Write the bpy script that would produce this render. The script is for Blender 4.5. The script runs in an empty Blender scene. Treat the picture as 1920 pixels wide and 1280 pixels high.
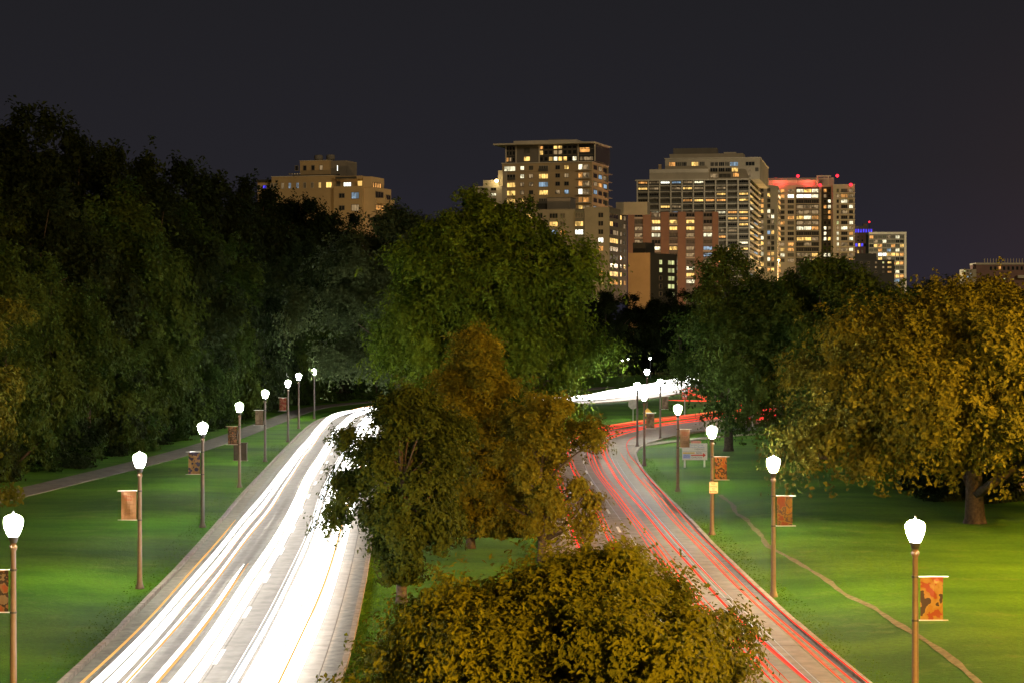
import bpy, math, random
import numpy as np
R_ = math.radians
sc = bpy.context.scene
COL = sc.collection

# ---------------------------------------------------------------- camera
F = 4000.0            # focal length in photo pixels (1920 wide)
CH = 11.0             # camera height
HY = 600.0            # horizon row
cd = bpy.data.cameras.new("camera"); cam = bpy.data.objects.new("camera", cd); COL.objects.link(cam)
cd.sensor_width = 36.0; cd.lens = F / 1920 * 36.0
cd.shift_y = -(640 - HY) / 1920.0
cd.clip_start = 0.5; cd.clip_end = 9000
cam.location = (0, 0, CH); cam.rotation_euler = (R_(90), 0, 0)
sc.camera = cam

# ---------------------------------------------------------------- world
w = bpy.data.worlds.new("World"); sc.world = w; w.use_nodes = True
nt = w.node_tree; nt.nodes.clear()
out = nt.nodes.new('ShaderNodeOutputWorld'); bg = nt.nodes.new('ShaderNodeBackground')
tc = nt.nodes.new('ShaderNodeTexCoord'); sep = nt.nodes.new('ShaderNodeSeparateXYZ')
nt.links.new(tc.outputs['Generated'], sep.inputs[0])
rmp = nt.nodes.new('ShaderNodeValToRGB')
e = rmp.color_ramp.elements
e[0].position = 0.0; e[0].color = (0.0215, 0.0195, 0.0300, 1)
e[1].position = 0.22; e[1].color = (0.0125, 0.0124, 0.0140, 1)
m_ = e.new(0.07); m_.color = (0.0170, 0.0160, 0.0205, 1)
nt.links.new(sep.outputs['Z'], rmp.inputs[0])
# sodium glow low over the district to the right
ax = nt.nodes.new('ShaderNodeMapRange'); ax.inputs[1].default_value = 0.12; ax.inputs[2].default_value = 0.5
ax.interpolation_type = 'SMOOTHSTEP'
nt.links.new(sep.outputs['X'], ax.inputs[0])
az = nt.nodes.new('ShaderNodeMapRange'); az.inputs[1].default_value = 0.20; az.inputs[2].default_value = 0.0
az.interpolation_type = 'SMOOTHSTEP'
nt.links.new(sep.outputs['Z'], az.inputs[0])
mu = nt.nodes.new('ShaderNodeMath'); mu.operation = 'MULTIPLY'
nt.links.new(ax.outputs[0], mu.inputs[0]); nt.links.new(az.outputs[0], mu.inputs[1])
gl = nt.nodes.new('ShaderNodeMix'); gl.data_type = 'RGBA'; gl.blend_type = 'ADD'
nt.links.new(mu.outputs[0], gl.inputs[0]); nt.links.new(rmp.outputs[0], gl.inputs[6]); gl.inputs[7].default_value = (0.035, 0.009, 0.0, 1)
sky = nt.nodes.new('ShaderNodeTexSky'); sky.sky_type = 'NISHITA'; sky.sun_disc = False
sky.sun_elevation = R_(-8); sky.sun_rotation = R_(200)
ad = nt.nodes.new('ShaderNodeMix'); ad.data_type = 'RGBA'; ad.blend_type = 'ADD'; ad.inputs[0].default_value = 0.05
nt.links.new(gl.outputs[2], ad.inputs[6]); nt.links.new(sky.outputs[0], ad.inputs[7])
nt.links.new(ad.outputs[2], bg.inputs[0]); bg.inputs[1].default_value = 1.0
nt.links.new(bg.outputs[0], out.inputs[0])

# faint warm night fill from behind the camera (city glow as one broad, weak source)
sd = bpy.data.lights.new("sun", 'SUN'); sd.energy = 0.62; sd.angle = R_(12); sd.color = (1.0, 0.74, 0.42)
so = bpy.data.objects.new("sun", sd); COL.objects.link(so)
so.rotation_euler = (R_(72), 0, R_(28))

sc.view_settings.view_transform = 'Standard'; sc.view_settings.look = 'None'
sc.view_settings.exposure = 0; sc.view_settings.gamma = 1; sc.view_settings.use_curve_mapping = False
cy = sc.cycles
cy.use_denoising = True
cy.sample_clamp_indirect = 4.0; cy.max_bounces = 5; cy.diffuse_bounces = 3; cy.glossy_bounces = 2
cy.transmission_bounces = 3; cy.transparent_max_bounces = 4; cy.caustics_reflective = False; cy.caustics_refractive = False
cy.use_light_tree = True

# ---------------------------------------------------------------- helpers
def G(x, y):
    """photo pixel on the flat ground -> world X, Y"""
    return ((x - 960) * CH / (y - HY), F * CH / (y - HY))

def mat(name, col, rough=0.8, var=0.0, scale=3.0, bump=0.0, metal=0.0, spec=0.3, coord='Object', emit=None, es=0.0, col2=None):
    m = bpy.data.materials.new(name); m.use_nodes = True
    n = m.node_tree; b = n.nodes['Principled BSDF']
    b.inputs['Base Color'].default_value = (*col, 1); b.inputs['Roughness'].default_value = rough
    b.inputs['Metallic'].default_value = metal; b.inputs['Specular IOR Level'].default_value = spec
    if var or bump:
        t = n.nodes.new('ShaderNodeTexCoord'); no = n.nodes.new('ShaderNodeTexNoise')
        no.inputs['Scale'].default_value = scale; no.inputs['Detail'].default_value = 7; no.inputs['Roughness'].default_value = 0.65
        n.links.new(t.outputs[coord], no.inputs[0])
        if var:
            c2 = col2 or tuple(c * (1 - var) for c in col); c1 = col if col2 else tuple(min(1, c * (1 + var)) for c in col)
            r = n.nodes.new('ShaderNodeValToRGB'); r.color_ramp.elements[0].position = .35; r.color_ramp.elements[1].position = .65
            r.color_ramp.elements[0].color = (*c2, 1); r.color_ramp.elements[1].color = (*c1, 1)
            n.links.new(no.outputs[0], r.inputs[0]); n.links.new(r.outputs[0], b.inputs['Base Color'])
        if bump:
            bp = n.nodes.new('ShaderNodeBump'); bp.inputs['Strength'].default_value = bump; bp.inputs['Distance'].default_value = 0.05
            n.links.new(no.outputs[0], bp.inputs['Height']); n.links.new(bp.outputs[0], b.inputs['Normal'])
    if emit:
        b.inputs['Emission Color'].default_value = (*emit, 1); b.inputs['Emission Strength'].default_value = es
    return m

def emis(name, col, s):
    m = bpy.data.materials.new(name); m.use_nodes = True; n = m.node_tree; n.nodes.clear()
    o = n.nodes.new('ShaderNodeOutputMaterial'); q = n.nodes.new('ShaderNodeEmission')
    q.inputs[0].default_value = (*col, 1); q.inputs[1].default_value = s
    n.links.new(q.outputs[0], o.inputs[0]); return m

def tag(o, label=None, cat=None, group=None, kind=None):
    if label: o['label'] = label
    if cat: o['category'] = cat
    if group: o['group'] = group
    if kind: o['kind'] = kind
    return o

def empty(name, loc=(0, 0, 0), rz=0.0):
    o = bpy.data.objects.new(name, None); COL.objects.link(o); o.location = loc; o.rotation_euler = (0, 0, rz)
    o.empty_display_size = 0.1; return o

class MB:
    def __init__(s): s.v = []; s.f = []; s.m = []
    def quad(s, a, b, c, d, mi=0):
        i = len(s.v); s.v += [a, b, c, d]; s.f.append((i, i+1, i+2, i+3)); s.m.append(mi)
    def poly(s, pts, mi=0):
        i = len(s.v); s.v += list(pts); s.f.append(tuple(range(i, i+len(pts)))); s.m.append(mi)
    def box(s, x0, x1, y0, y1, z0, z1, mi=0):
        i = len(s.v)
        s.v += [(x0,y0,z0),(x1,y0,z0),(x1,y1,z0),(x0,y1,z0),(x0,y0,z1),(x1,y0,z1),(x1,y1,z1),(x0,y1,z1)]
        for f in ((0,3,2,1),(4,5,6,7),(0,1,5,4),(1,2,6,5),(2,3,7,6),(3,0,4,7)):
            s.f.append(tuple(i+k for k in f)); s.m.append(mi)
        return s
    def lathe(s, prof, n=16, cx=0, cy=0, mi=0):
        i = len(s.v); k = len(prof)
        for r, z in prof:
            for a in range(n):
                t = 2*math.pi*a/n; s.v.append((cx + r*math.cos(t), cy + r*math.sin(t), z))
        for j in range(k-1):
            for a in range(n):
                b = (a+1) % n
                s.f.append((i+j*n+a, i+j*n+b, i+(j+1)*n+b, i+(j+1)*n+a)); s.m.append(mi)
        s.f.append(tuple(i+a for a in reversed(range(n)))); s.m.append(mi)
        s.f.append(tuple(i+(k-1)*n+a for a in range(n))); s.m.append(mi)
        return s
    def tube(s, pts, rad, n=6, mi=0):
        """tapered tube along points; rad a number or list"""
        pts = [np.array(p, float) for p in pts]; k = len(pts)
        if not hasattr(rad, '__len__'): rad = [rad]*k
        i = len(s.v)
        for j, p in enumerate(pts):
            d = pts[min(j+1, k-1)] - pts[max(j-1, 0)]; d /= (np.linalg.norm(d)+1e-9)
            up = np.array((0, 0, 1.)) if abs(d[2]) < .9 else np.array((1., 0, 0))
            a = np.cross(d, up); a /= np.linalg.norm(a); b = np.cross(a, d)
            for q in range(n):
                t = 2*math.pi*q/n; c = p + rad[j]*(a*math.cos(t)+b*math.sin(t)); s.v.append(tuple(c))
        for j in range(k-1):
            for q in range(n):
                r = (q+1) % n
                s.f.append((i+j*n+q, i+(j+1)*n+q, i+(j+1)*n+r, i+j*n+r)); s.m.append(mi)
        s.f.append(tuple(i+q for q in range(n))); s.m.append(mi)
        s.f.append(tuple(i+(k-1)*n+q for q in reversed(range(n)))); s.m.append(mi)
        return s
    def mesh(s, name, mats, smooth=False):
        me = bpy.data.meshes.new(name); me.from_pydata([tuple(p) for p in s.v], [], s.f)
        for m in (mats if isinstance(mats, (list, tuple)) else [mats]): me.materials.append(m)
        if len(me.materials) > 1: me.polygons.foreach_set('material_index', s.m)
        if smooth: me.polygons.foreach_set('use_smooth', [True]*len(me.polygons))
        me.update(); return me
    def obj(s, name, mats, parent=None, smooth=False):
        return link(name, s.mesh(name, mats, smooth), parent)

def link(name, me, parent=None, loc=None, rz=None):
    o = bpy.data.objects.new(name, me); COL.objects.link(o)
    if parent: o.parent = parent
    if loc is not None: o.location = loc
    if rz is not None: o.rotation_euler = (0, 0, rz)
    return o

def lamp_light(name, loc, energy, col, size=0.2, parent=None, spot=None):
    l = bpy.data.lights.new(name, 'SPOT' if spot else 'POINT'); l.energy = energy; l.color = col; l.shadow_soft_size = size
    if spot: l.spot_size = R_(spot); l.spot_blend = 0.6
    o = bpy.data.objects.new(name, l); COL.objects.link(o); o.location = loc
    if parent: o.parent = parent
    return o

def copy_tree(o, parent=None):
    c = o.copy(); COL.objects.link(c)
    if parent: c.parent = parent
    for ch in o.children: copy_tree(ch, c)
    return c

# ---------------------------------------------------------------- curves of the roads
class Curve:
    def __init__(s, pts, step=1.0):
        p = np.array(pts, float); P = np.vstack([2*p[0]-p[1], p, 2*p[-1]-p[-2]]); o = []
        for i in range(1, len(P)-2):
            for t in np.linspace(0, 1, 24, endpoint=False):
                a, b, c, d = P[i-1], P[i], P[i+1], P[i+2]
                o.append(.5*((2*b)+(c-a)*t+(2*a-5*b+4*c-d)*t*t+(3*b-a-3*c+d)*t**3))
        o.append(P[-2]); o = np.array(o)
        L = np.concatenate([[0], np.cumsum(np.linalg.norm(np.diff(o, axis=0), axis=1))])
        s.L = L[-1]; s.s = np.arange(0, s.L, step); s.p = np.stack([np.interp(s.s, L, o[:, k]) for k in (0, 1)], 1)
        d = np.gradient(s.p, axis=0); d /= np.linalg.norm(d, axis=1)[:, None]; s.n = np.stack([d[:, 1], -d[:, 0]], 1)   # right-hand normal
    def at(s, t, off):
        i = lambda a: np.interp(t, s.s, a)
        nx, ny = i(s.n[:, 0]), i(s.n[:, 1]); return (float(i(s.p[:, 0])+nx*off), float(i(s.p[:, 1])+ny*off))
    def dist(s, X, Y):
        best = np.full(X.shape, 1e9)
        for q in range(0, len(s.p), 2):
            best = np.minimum(best, (X-s.p[q, 0])**2+(Y-s.p[q, 1])**2)
        return np.sqrt(best)

left_rd = Curve([(-8.9, 40), (-9.4, 65), (-10.3, 88), (-11.5, 112), (-12.8, 135), (-14.8, 175), (-16.2, 205), (-17.0, 230), (-16.2, 244), (-13.6, 257), (-7.5, 268), (1, 277), (9.5, 287), (16.5, 303), (22.5, 326), (29, 355), (36, 390), (46, 440), (60, 500)])
right_rd = Curve([(7.6, 40), (6.5, 65), (6.0, 80), (5.7, 98), (5.55, 120), (5.35, 145), (5.6, 166), (6.6, 182), (9.4, 196), (14.5, 211), (21, 226), (29, 245), (37, 270), (46, 300), (60, 360), (80, 440)])
side_rd = Curve([(16, 216), (24, 221), (34, 224), (50, 224), (90, 220)])
path_l = Curve([(-40, 55), (-36.5, 90), (-31.8, 131), (-27.2, 180), (-26.0, 225), (-25.2, 262), (-22.6, 278), (-16, 293), (-5, 309), (8, 328), (16, 352)])
dirt = Curve([G(x, y) for x, y in [(1350,930),(1372,948),(1382,965),(1400,978),(1425,1005),(1445,1028),(1500,1058),(1550,1090),(1590,1120),(1640,1147),(1710,1195),(1780,1240),(1825,1280),(1880,1330)]], .5)
HW = 4.05

def sstep(x): x = np.clip(x, 0, 1); return x*x*(3-2*x)
def terrain(X, Y, d_flat=None):
    X = np.asarray(X, float); Y = np.asarray(Y, float)
    ex = np.interp(Y, [0, 60, 131, 180, 271, 300, 340, 400, 600], [-46, -43, -37, -32.5, -31, -28, -23, -18, 0])
    hh = np.interp(Y, [0, 60, 200, 330, 450, 700], [14, 16, 17, 16, 6, 3])
    h = hh*sstep((ex-X)/34.0)
    h = np.where(X < -120, hh, h)
    und = 0.16*np.sin(X*.13+Y*.045)*np.sin(Y*.071-X*.05)+0.08*np.sin(X*.31+1.3)*np.sin(Y*.16)+.12
    if d_flat is not None: und = und*sstep((d_flat-1.0)/5.0)
    return h + np.maximum(und, 0)*np.clip((60-np.abs(X))/30, 0, 1)

def z_at(X, Y):
    Xa = np.array([X]); Ya = np.array([Y])
    d = np.minimum(left_rd.dist(Xa, Ya)-HW, right_rd.dist(Xa, Ya)-HW)
    d = np.minimum(d, np.minimum(side_rd.dist(Xa, Ya)-7, path_l.dist(Xa, Ya)-1.3))
    return float(terrain(Xa, Ya, d)[0])

# ---------------------------------------------------------------- materials
def lawn_mat():
    m = bpy.data.materials.new('lawn'); m.use_nodes = True; n = m.node_tree; b = n.nodes['Principled BSDF']
    b.inputs['Roughness'].default_value = .85; b.inputs['Specular IOR Level'].default_value = .12
    t = n.nodes.new('ShaderNodeTexCoord')
    def noise(scale, det=5, vec=None):
        q = n.nodes.new('ShaderNodeTexNoise'); q.inputs['Scale'].default_value = scale; q.inputs['Detail'].default_value = det
        q.inputs['Roughness'].default_value = .7
        if vec is None: n.links.new(t.outputs['Object'], q.inputs[0])
        else: n.links.new(vec, q.inputs[0])
        return q
    mp = n.nodes.new('ShaderNodeMapping'); mp.inputs['Scale'].default_value = (.07, .13, 1); mp.inputs['Rotation'].default_value = (0, 0, .12)
    n.links.new(t.outputs['Object'], mp.inputs[0])
    band = noise(1.0, 3, mp.outputs[0]); blot = noise(.35, 6); fine = noise(5, 9)
    r1 = n.nodes.new('ShaderNodeValToRGB'); r1.color_ramp.elements[0].position = .38; r1.color_ramp.elements[1].position = .62
    r1.color_ramp.elements[0].color = (.036, .110, .004, 1); r1.color_ramp.elements[1].color = (.082, .200, .007, 1)
    n.links.new(band.outputs[0], r1.inputs[0])
    r2 = n.nodes.new('ShaderNodeValToRGB'); r2.color_ramp.elements[0].position = .56; r2.color_ramp.elements[1].position = .75
    r2.color_ramp.elements[0].color = (0, 0, 0, 1); r2.color_ramp.elements[1].color = (1, 1, 1, 1)
    n.links.new(blot.outputs[0], r2.inputs[0])
    mx = n.nodes.new('ShaderNodeMix'); mx.data_type = 'RGBA'; n.links.new(r2.outputs[0], mx.inputs[0])
    n.links.new(r1.outputs[0], mx.inputs[6]); mx.inputs[7].default_value = (.11, .19, .022, 1)
    r3 = n.nodes.new('ShaderNodeMapRange'); r3.inputs[1].default_value = .3; r3.inputs[2].default_value = .7; r3.inputs[3].default_value = .74; r3.inputs[4].default_value = 1.28
    n.links.new(fine.outputs[0], r3.inputs[0])
    ml = n.nodes.new('ShaderNodeMix'); ml.data_type = 'RGBA'; ml.blend_type = 'MULTIPLY'; ml.inputs[0].default_value = 1
    n.links.new(mx.outputs[2], ml.inputs[6]); n.links.new(r3.outputs[0], ml.inputs[7])
    n.links.new(ml.outputs[2], b.inputs['Base Color'])
    bp = n.nodes.new('ShaderNodeBump'); bp.inputs['Strength'].default_value = .8; bp.inputs['Distance'].default_value = .08
    n.links.new(fine.outputs[0], bp.inputs['Height']); n.links.new(bp.outputs[0], b.inputs['Normal'])
    return m
M = {}
M['lawn'] = lawn_mat()
M['slab'] = mat('concrete_slab', (.235, .21, .18), .75, .22, 1.3, .35, coord='Object')
M['gutter'] = mat('concrete_gutter', (.26, .225, .18), .85, .25, 2.2, .4)
M['kerb'] = mat('kerb_concrete', (.34, .28, .23), .85, .3, 3.0, .5)
M['joint'] = mat('joint_tar', (.05, .045, .04), .9)
M['paint'] = mat('road_paint', (.75, .74, .7), .6, .25, 6)
M['asphalt'] = mat('asphalt', (.12, .115, .11), .8, .25, 2, .3)
M['path'] = mat('path_asphalt', (.16, .14, .125), .85, .25, 1.0, .3)
M['dirt'] = mat('trodden_earth', (.17, .15, .075), .95, .35, 4, .5)
M['post'] = mat('brown_post_paint', (.135, .098, .08), .42, .12, 5, .1, spec=.5)
M['dark'] = mat('dark_metal', (.03, .03, .032), .4, spec=.5)
M['white_rod'] = mat('rod_aluminium', (.7, .7, .7), .35, metal=.4)
M['bark'] = mat('bark', (.07, .052, .038), .9, .4, 6, .9)

# ---------------------------------------------------------------- ground
def ground():
    xs = np.unique(np.concatenate([-np.geomspace(70, 4000, 26)[::-1], np.arange(-70, -45, 2.5), np.arange(-45, 60, 1.0), np.geomspace(60, 4000, 24)]))
    ys = np.unique(np.concatenate([[-600, -200, -60, 0, 20, 40], np.arange(52, 250, 1.0), np.arange(250, 420, 3.), np.geomspace(420, 6000, 30)]))
    X, Y = np.meshgrid(xs, ys)
    near = (np.abs(X) < 100) & (Y < 520)
    d = np.full(X.shape, 50.0); xn, yn = X[near], Y[near]
    dd = np.minimum(left_rd.dist(xn, yn)-HW, right_rd.dist(xn, yn)-HW)
    dd = np.minimum(dd, np.minimum(side_rd.dist(xn, yn)-7, path_l.dist(xn, yn)-1.3)); d[near] = dd
    Z = terrain(X, Y, d)
    co = np.stack([X, Y, Z], -1).reshape(-1, 3); nx, ny = len(xs), len(ys)
    i = (np.arange(ny-1)[:, None]*nx+np.arange(nx-1)[None]).ravel()
    fc = np.stack([i, i+1, i+nx+1, i+nx], 1)
    me = npmesh('ground', co, fc, M['lawn'], smooth=True)
    tag(link('ground', me), 'park lawn and ground rising to a wooded bluff on the left', None, None, 'structure')

def npmesh(name, co, fc, mats, smooth=False, attrs=None):
    me = bpy.data.meshes.new(name); nv, nf, k = len(co), len(fc), fc.shape[1]
    me.vertices.add(nv); me.vertices.foreach_set('co', np.ascontiguousarray(co, dtype=np.float32).ravel())
    me.loops.add(nf*k); me.loops.foreach_set('vertex_index', np.ascontiguousarray(fc, dtype=np.int32).ravel())
    me.polygons.add(nf); me.polygons.foreach_set('loop_start', np.arange(0, nf*k, k, dtype=np.int32))
    try: me.polygons.foreach_set('loop_total', np.full(nf, k, dtype=np.int32))
    except Exception: pass
    me.polygons.foreach_set('use_smooth', np.full(nf, smooth))
    for m in (mats if isinstance(mats, (list, tuple)) else [mats]): me.materials.append(m)
    for nm, arr in (attrs or {}).items():
        a = me.attributes.new(nm, 'FLOAT', 'POINT'); a.data.foreach_set('value', np.ascontiguousarray(arr, dtype=np.float32))
    me.update(calc_edges=True); return me
ground()

def strip(cv, s0, s1, o0, o1, z0, z1, n=None, drape=False):
    """solid ribbon between offsets o0..o1 from station s0 to s1, bottom z0, top z1 (z1 may be (left,right))"""
    n = n or max(1, int(round((s1-s0)/2.5))); mb = MB(); zl, zr = z1 if isinstance(z1, tuple) else (z1, z1)
    for j in range(n+1):
        t = s0+(s1-s0)*j/n; a = cv.at(t, o0); b = cv.at(t, o1)
        za = zb = 0
        if drape: za, zb = z_at(*a), z_at(*b)
        mb.v += [(a[0], a[1], z0+za), (b[0], b[1], z0+zb), (b[0], b[1], zr+zb), (a[0], a[1], zl+za)]
    for j in range(n):
        i = 4*j
        for q in ((3, 2, 6, 7), (2, 1, 5, 6), (0, 3, 7, 4)):
            mb.f.append(tuple(i+x for x in q)); mb.m.append(0)
    mb.f.append((0, 1, 2, 3)); mb.f.append((4*n+3, 4*n+2, 4*n+1, 4*n)); mb.m += [0, 0]
    return mb

rng = random.Random(5)
def road(cv, name, label, kerbs, s_end, first=12.0, seglen=5.0, s_slab=205):
    root = strip(cv, 2, s_end, -HW, HW, .004, .012, n=int(s_end/3)).obj(name, M['joint'])
    tag(root, label, None, None, 'structure')
    s = first
    while s < s_slab:
        e_ = min(s+seglen, s_slab)
        for (a, b, m, nm) in ((-HW, -3.47, 'gutter', 'gutter_slab'), (-3.45, -.01, 'slab', 'road_slab'), (.01, 3.45, 'slab', 'road_slab'), (3.47, HW, 'gutter', 'gutter_slab')):
            dz = rng.uniform(-.003, .004)
            if nm == 'gutter_slab': z = (.045+dz, .03+dz) if a < 0 else (.03+dz, .045+dz)
            else: z = .034+dz
            strip(cv, s, e_-.03, a, b, .012, z, n=2).obj(nm, M[m], root)
        for side in kerbs:
            a, b = (-HW-.2, -HW-.01) if side < 0 else (HW+.01, HW+.2)
            dz = rng.uniform(-.012, .012); dx = rng.uniform(-.015, .015)
            strip(cv, s+.01, e_-.03, a+dx, b+dx, 0, .165+dz, n=2).obj('kerb_stone', M['kerb'], root)
        s = e_
    strip(cv, s_slab+.01, s_end, -HW, HW, .012, .032, n=int((s_end-s_slab)/3)).obj('far_pavement', M['slab'], root)
    for side in kerbs:
        a, b = (-HW-.2, -HW-.01) if side < 0 else (HW+.01, HW+.2)
        strip(cv, s_slab, s_end, a, b, 0, .165, n=int((s_end-s_slab)/3)).obj('kerb', M['kerb'], root)
    s = first+5.5
    while s < s_slab:
        strip(cv, s, s+3.0, -.07, .07, .03, .043, n=2).obj('lane_marking', M['paint'], root); s += 10.6
    return root
road(left_rd, 'road', 'left roadway of jointed concrete slabs under the white light streaks', (-1, 1), 430)
road(right_rd, 'road', 'right roadway of grey concrete slabs under the red light streaks', (-1, 1), 400, s_slab=150)
sr = strip(side_rd, 0, side_rd.L-2, -7, 7, .002, .020, n=30).obj('road', M['asphalt']); tag(sr, 'side road turning off right behind the slender tree', None, None, 'structure')
strip(side_rd, 10, side_rd.L-2, 7.02, 7.22, 0, .16, n=20).obj('kerb', M['kerb'], sr)
cp = Curve([(10.8, 186.5), (15, 194), (22, 202.5), (34, 206), (60, 206)])
tag(strip(cp, 0, cp.L-1, -.8, .8, .0, .07, n=40, drape=True).obj('footpath', M['gutter']), 'pale narrow footpath crossing the right lawn before the side road', None, None, 'structure')
tag(strip(path_l, 3, path_l.L-1, -1.3, 1.3, -.1, .05, n=int(path_l.L/2), drape=True).obj('path', M['path']), 'grey asphalt walking path at the foot of the wooded bluff', None, None, 'structure')
# trodden path on the right lawn: uneven width
mb = MB(); nn = int((dirt.L-1)/.5); prev = None
for j in range(nn):
    s = j*.5; wd = .13+.03*math.sin(s*.9)+.02*math.sin(s*2.3+1); sh = .03*math.sin(s*.7)
    a = dirt.at(s, -wd+sh); b = dirt.at(s, wd+sh)
    cur = ((a[0], a[1], z_at(*a)+.02), (b[0], b[1], z_at(*b)+.02))
    if prev: mb.quad(prev[0], prev[1], cur[1], cur[0])
    prev = cur
tag(mb.obj('trodden_path', M['dirt']), 'thin bare earth track winding across the right lawn', None, None, 'structure')

# grass tufts standing on the nearer lawns and along the kerbs
def grass():
    r = np.random.default_rng(3); N = 90000
    def along(cv, n, o0, o1, s0, s1):
        t = s0+(s1-s0)*r.random(n)**1.5; o = o0+(o1-o0)*r.random(n)**1.6
        nx = np.interp(t, cv.s, cv.n[:, 0]); ny = np.interp(t, cv.s, cv.n[:, 1])
        return np.stack([np.interp(t, cv.s, cv.p[:, 0])+nx*o, np.interp(t, cv.s, cv.p[:, 1])+ny*o], 1)
    P = np.vstack([along(left_rd, 6000, -HW-.22, -HW-1.6, 10, 150), along(left_rd, 9000, HW+.22, HW+1.6, 10, 90),
                   along(right_rd, 6000, HW+.22, HW+1.4, 10, 130), along(right_rd, 6000, -HW-.22, -HW-1.4, 10, 130)])
    keep = dirt.dist(P[:, 0], P[:, 1]) > .35; P = P[keep]
    d = np.minimum(left_rd.dist(P[:, 0], P[:, 1])-HW, right_rd.dist(P[:, 0], P[:, 1])-HW)
    keep = d > .2; P = P[keep]; d = d[keep]
    d = np.minimum(d, path_l.dist(P[:, 0], P[:, 1])-1.3)
    z = terrain(P[:, 0], P[:, 1], d); n = len(P)
    h = r.uniform(.02, .05, n); wd = r.uniform(.02, .06, n); a = r.uniform(0, np.pi, n); lean = r.normal(0, .03, (n, 2))
    dx = np.cos(a)*wd; dy = np.sin(a)*wd
    v = np.stack([np.stack([P[:, 0]-dx, P[:, 1]-dy, z-.01], 1), np.stack([P[:, 0]+dx, P[:, 1]+dy, z-.01], 1),
                  np.stack([P[:, 0]+lean[:, 0], P[:, 1]+lean[:, 1], z+h], 1)], 1).reshape(-1, 3)
    f = np.arange(3*n).reshape(-1, 3)
    gm = mat('grass_blades', (.085, .19, .010), .8, .25, 1.5, spec=.15)
    tag(link('grass', npmesh('grass', v, f, gm)), 'short green grass growing along the kerbs and lawns', 'grass', None, 'stuff')
grass()

# ---------------------------------------------------------------- trees
def leaf_mat(name, dark, light, trans=.3):
    m = bpy.data.materials.new(name); m.use_nodes = True; n = m.node_tree; b = n.nodes['Principled BSDF']
    b.inputs['Roughness'].default_value = .7; b.inputs['Specular IOR Level'].default_value = .08
    at = n.nodes.new('ShaderNodeAttribute'); at.attribute_name = 'tint'
    r = n.nodes.new('ShaderNodeValToRGB'); r.color_ramp.elements[0].color = (*dark, 1); r.color_ramp.elements[1].color = (*light, 1)
    n.links.new(at.outputs['Fac'], r.inputs[0]); n.links.new(r.outputs[0], b.inputs['Base Color'])
    tr = n.nodes.new('ShaderNodeBsdfTranslucent'); n.links.new(r.outputs[0], tr.inputs[0])
    mx = n.nodes.new('ShaderNodeMixShader'); mx.inputs[0].default_value = trans
    n.links.new(b.outputs[0], mx.inputs[1]); n.links.new(tr.outputs[0], mx.inputs[2]); n.links.new(mx.outputs[0], n.nodes['Material Output'].inputs[0])
    return m
LM = {'gold2': leaf_mat('leaf_golden', (.075, .075, .008), (.19, .165, .014)), 'shade': leaf_mat('leaf_median', (.022, .034, .006), (.068, .088, .010)), 'bluff': leaf_mat('leaf_bluff', (.017, .038, .007), (.056, .084, .014)), 'olive': leaf_mat('leaf_olive', (.036, .066, .006), (.115, .175, .014)), 'green': leaf_mat('leaf_green', (.022, .050, .010), (.075, .110, .020)),
      'dark': leaf_mat('leaf_dark', (.008, .015, .005), (.024, .036, .010)),
      'blue': leaf_mat('leaf_grey_green', (.035, .055, .022), (.09, .115, .045)),
      'maple': leaf_mat('leaf_maple_turning', (.050, .056, .008), (.150, .138, .014)),
      'gold': leaf_mat('leaf_crabapple', (.062, .072, .006), (.185, .185, .010)),
      'edge': leaf_mat('leaf_yellow_lit', (.040, .062, .010), (.13, .13, .018))}  # edge: yellow lamplight on the left tree put into its leaf colour

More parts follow.
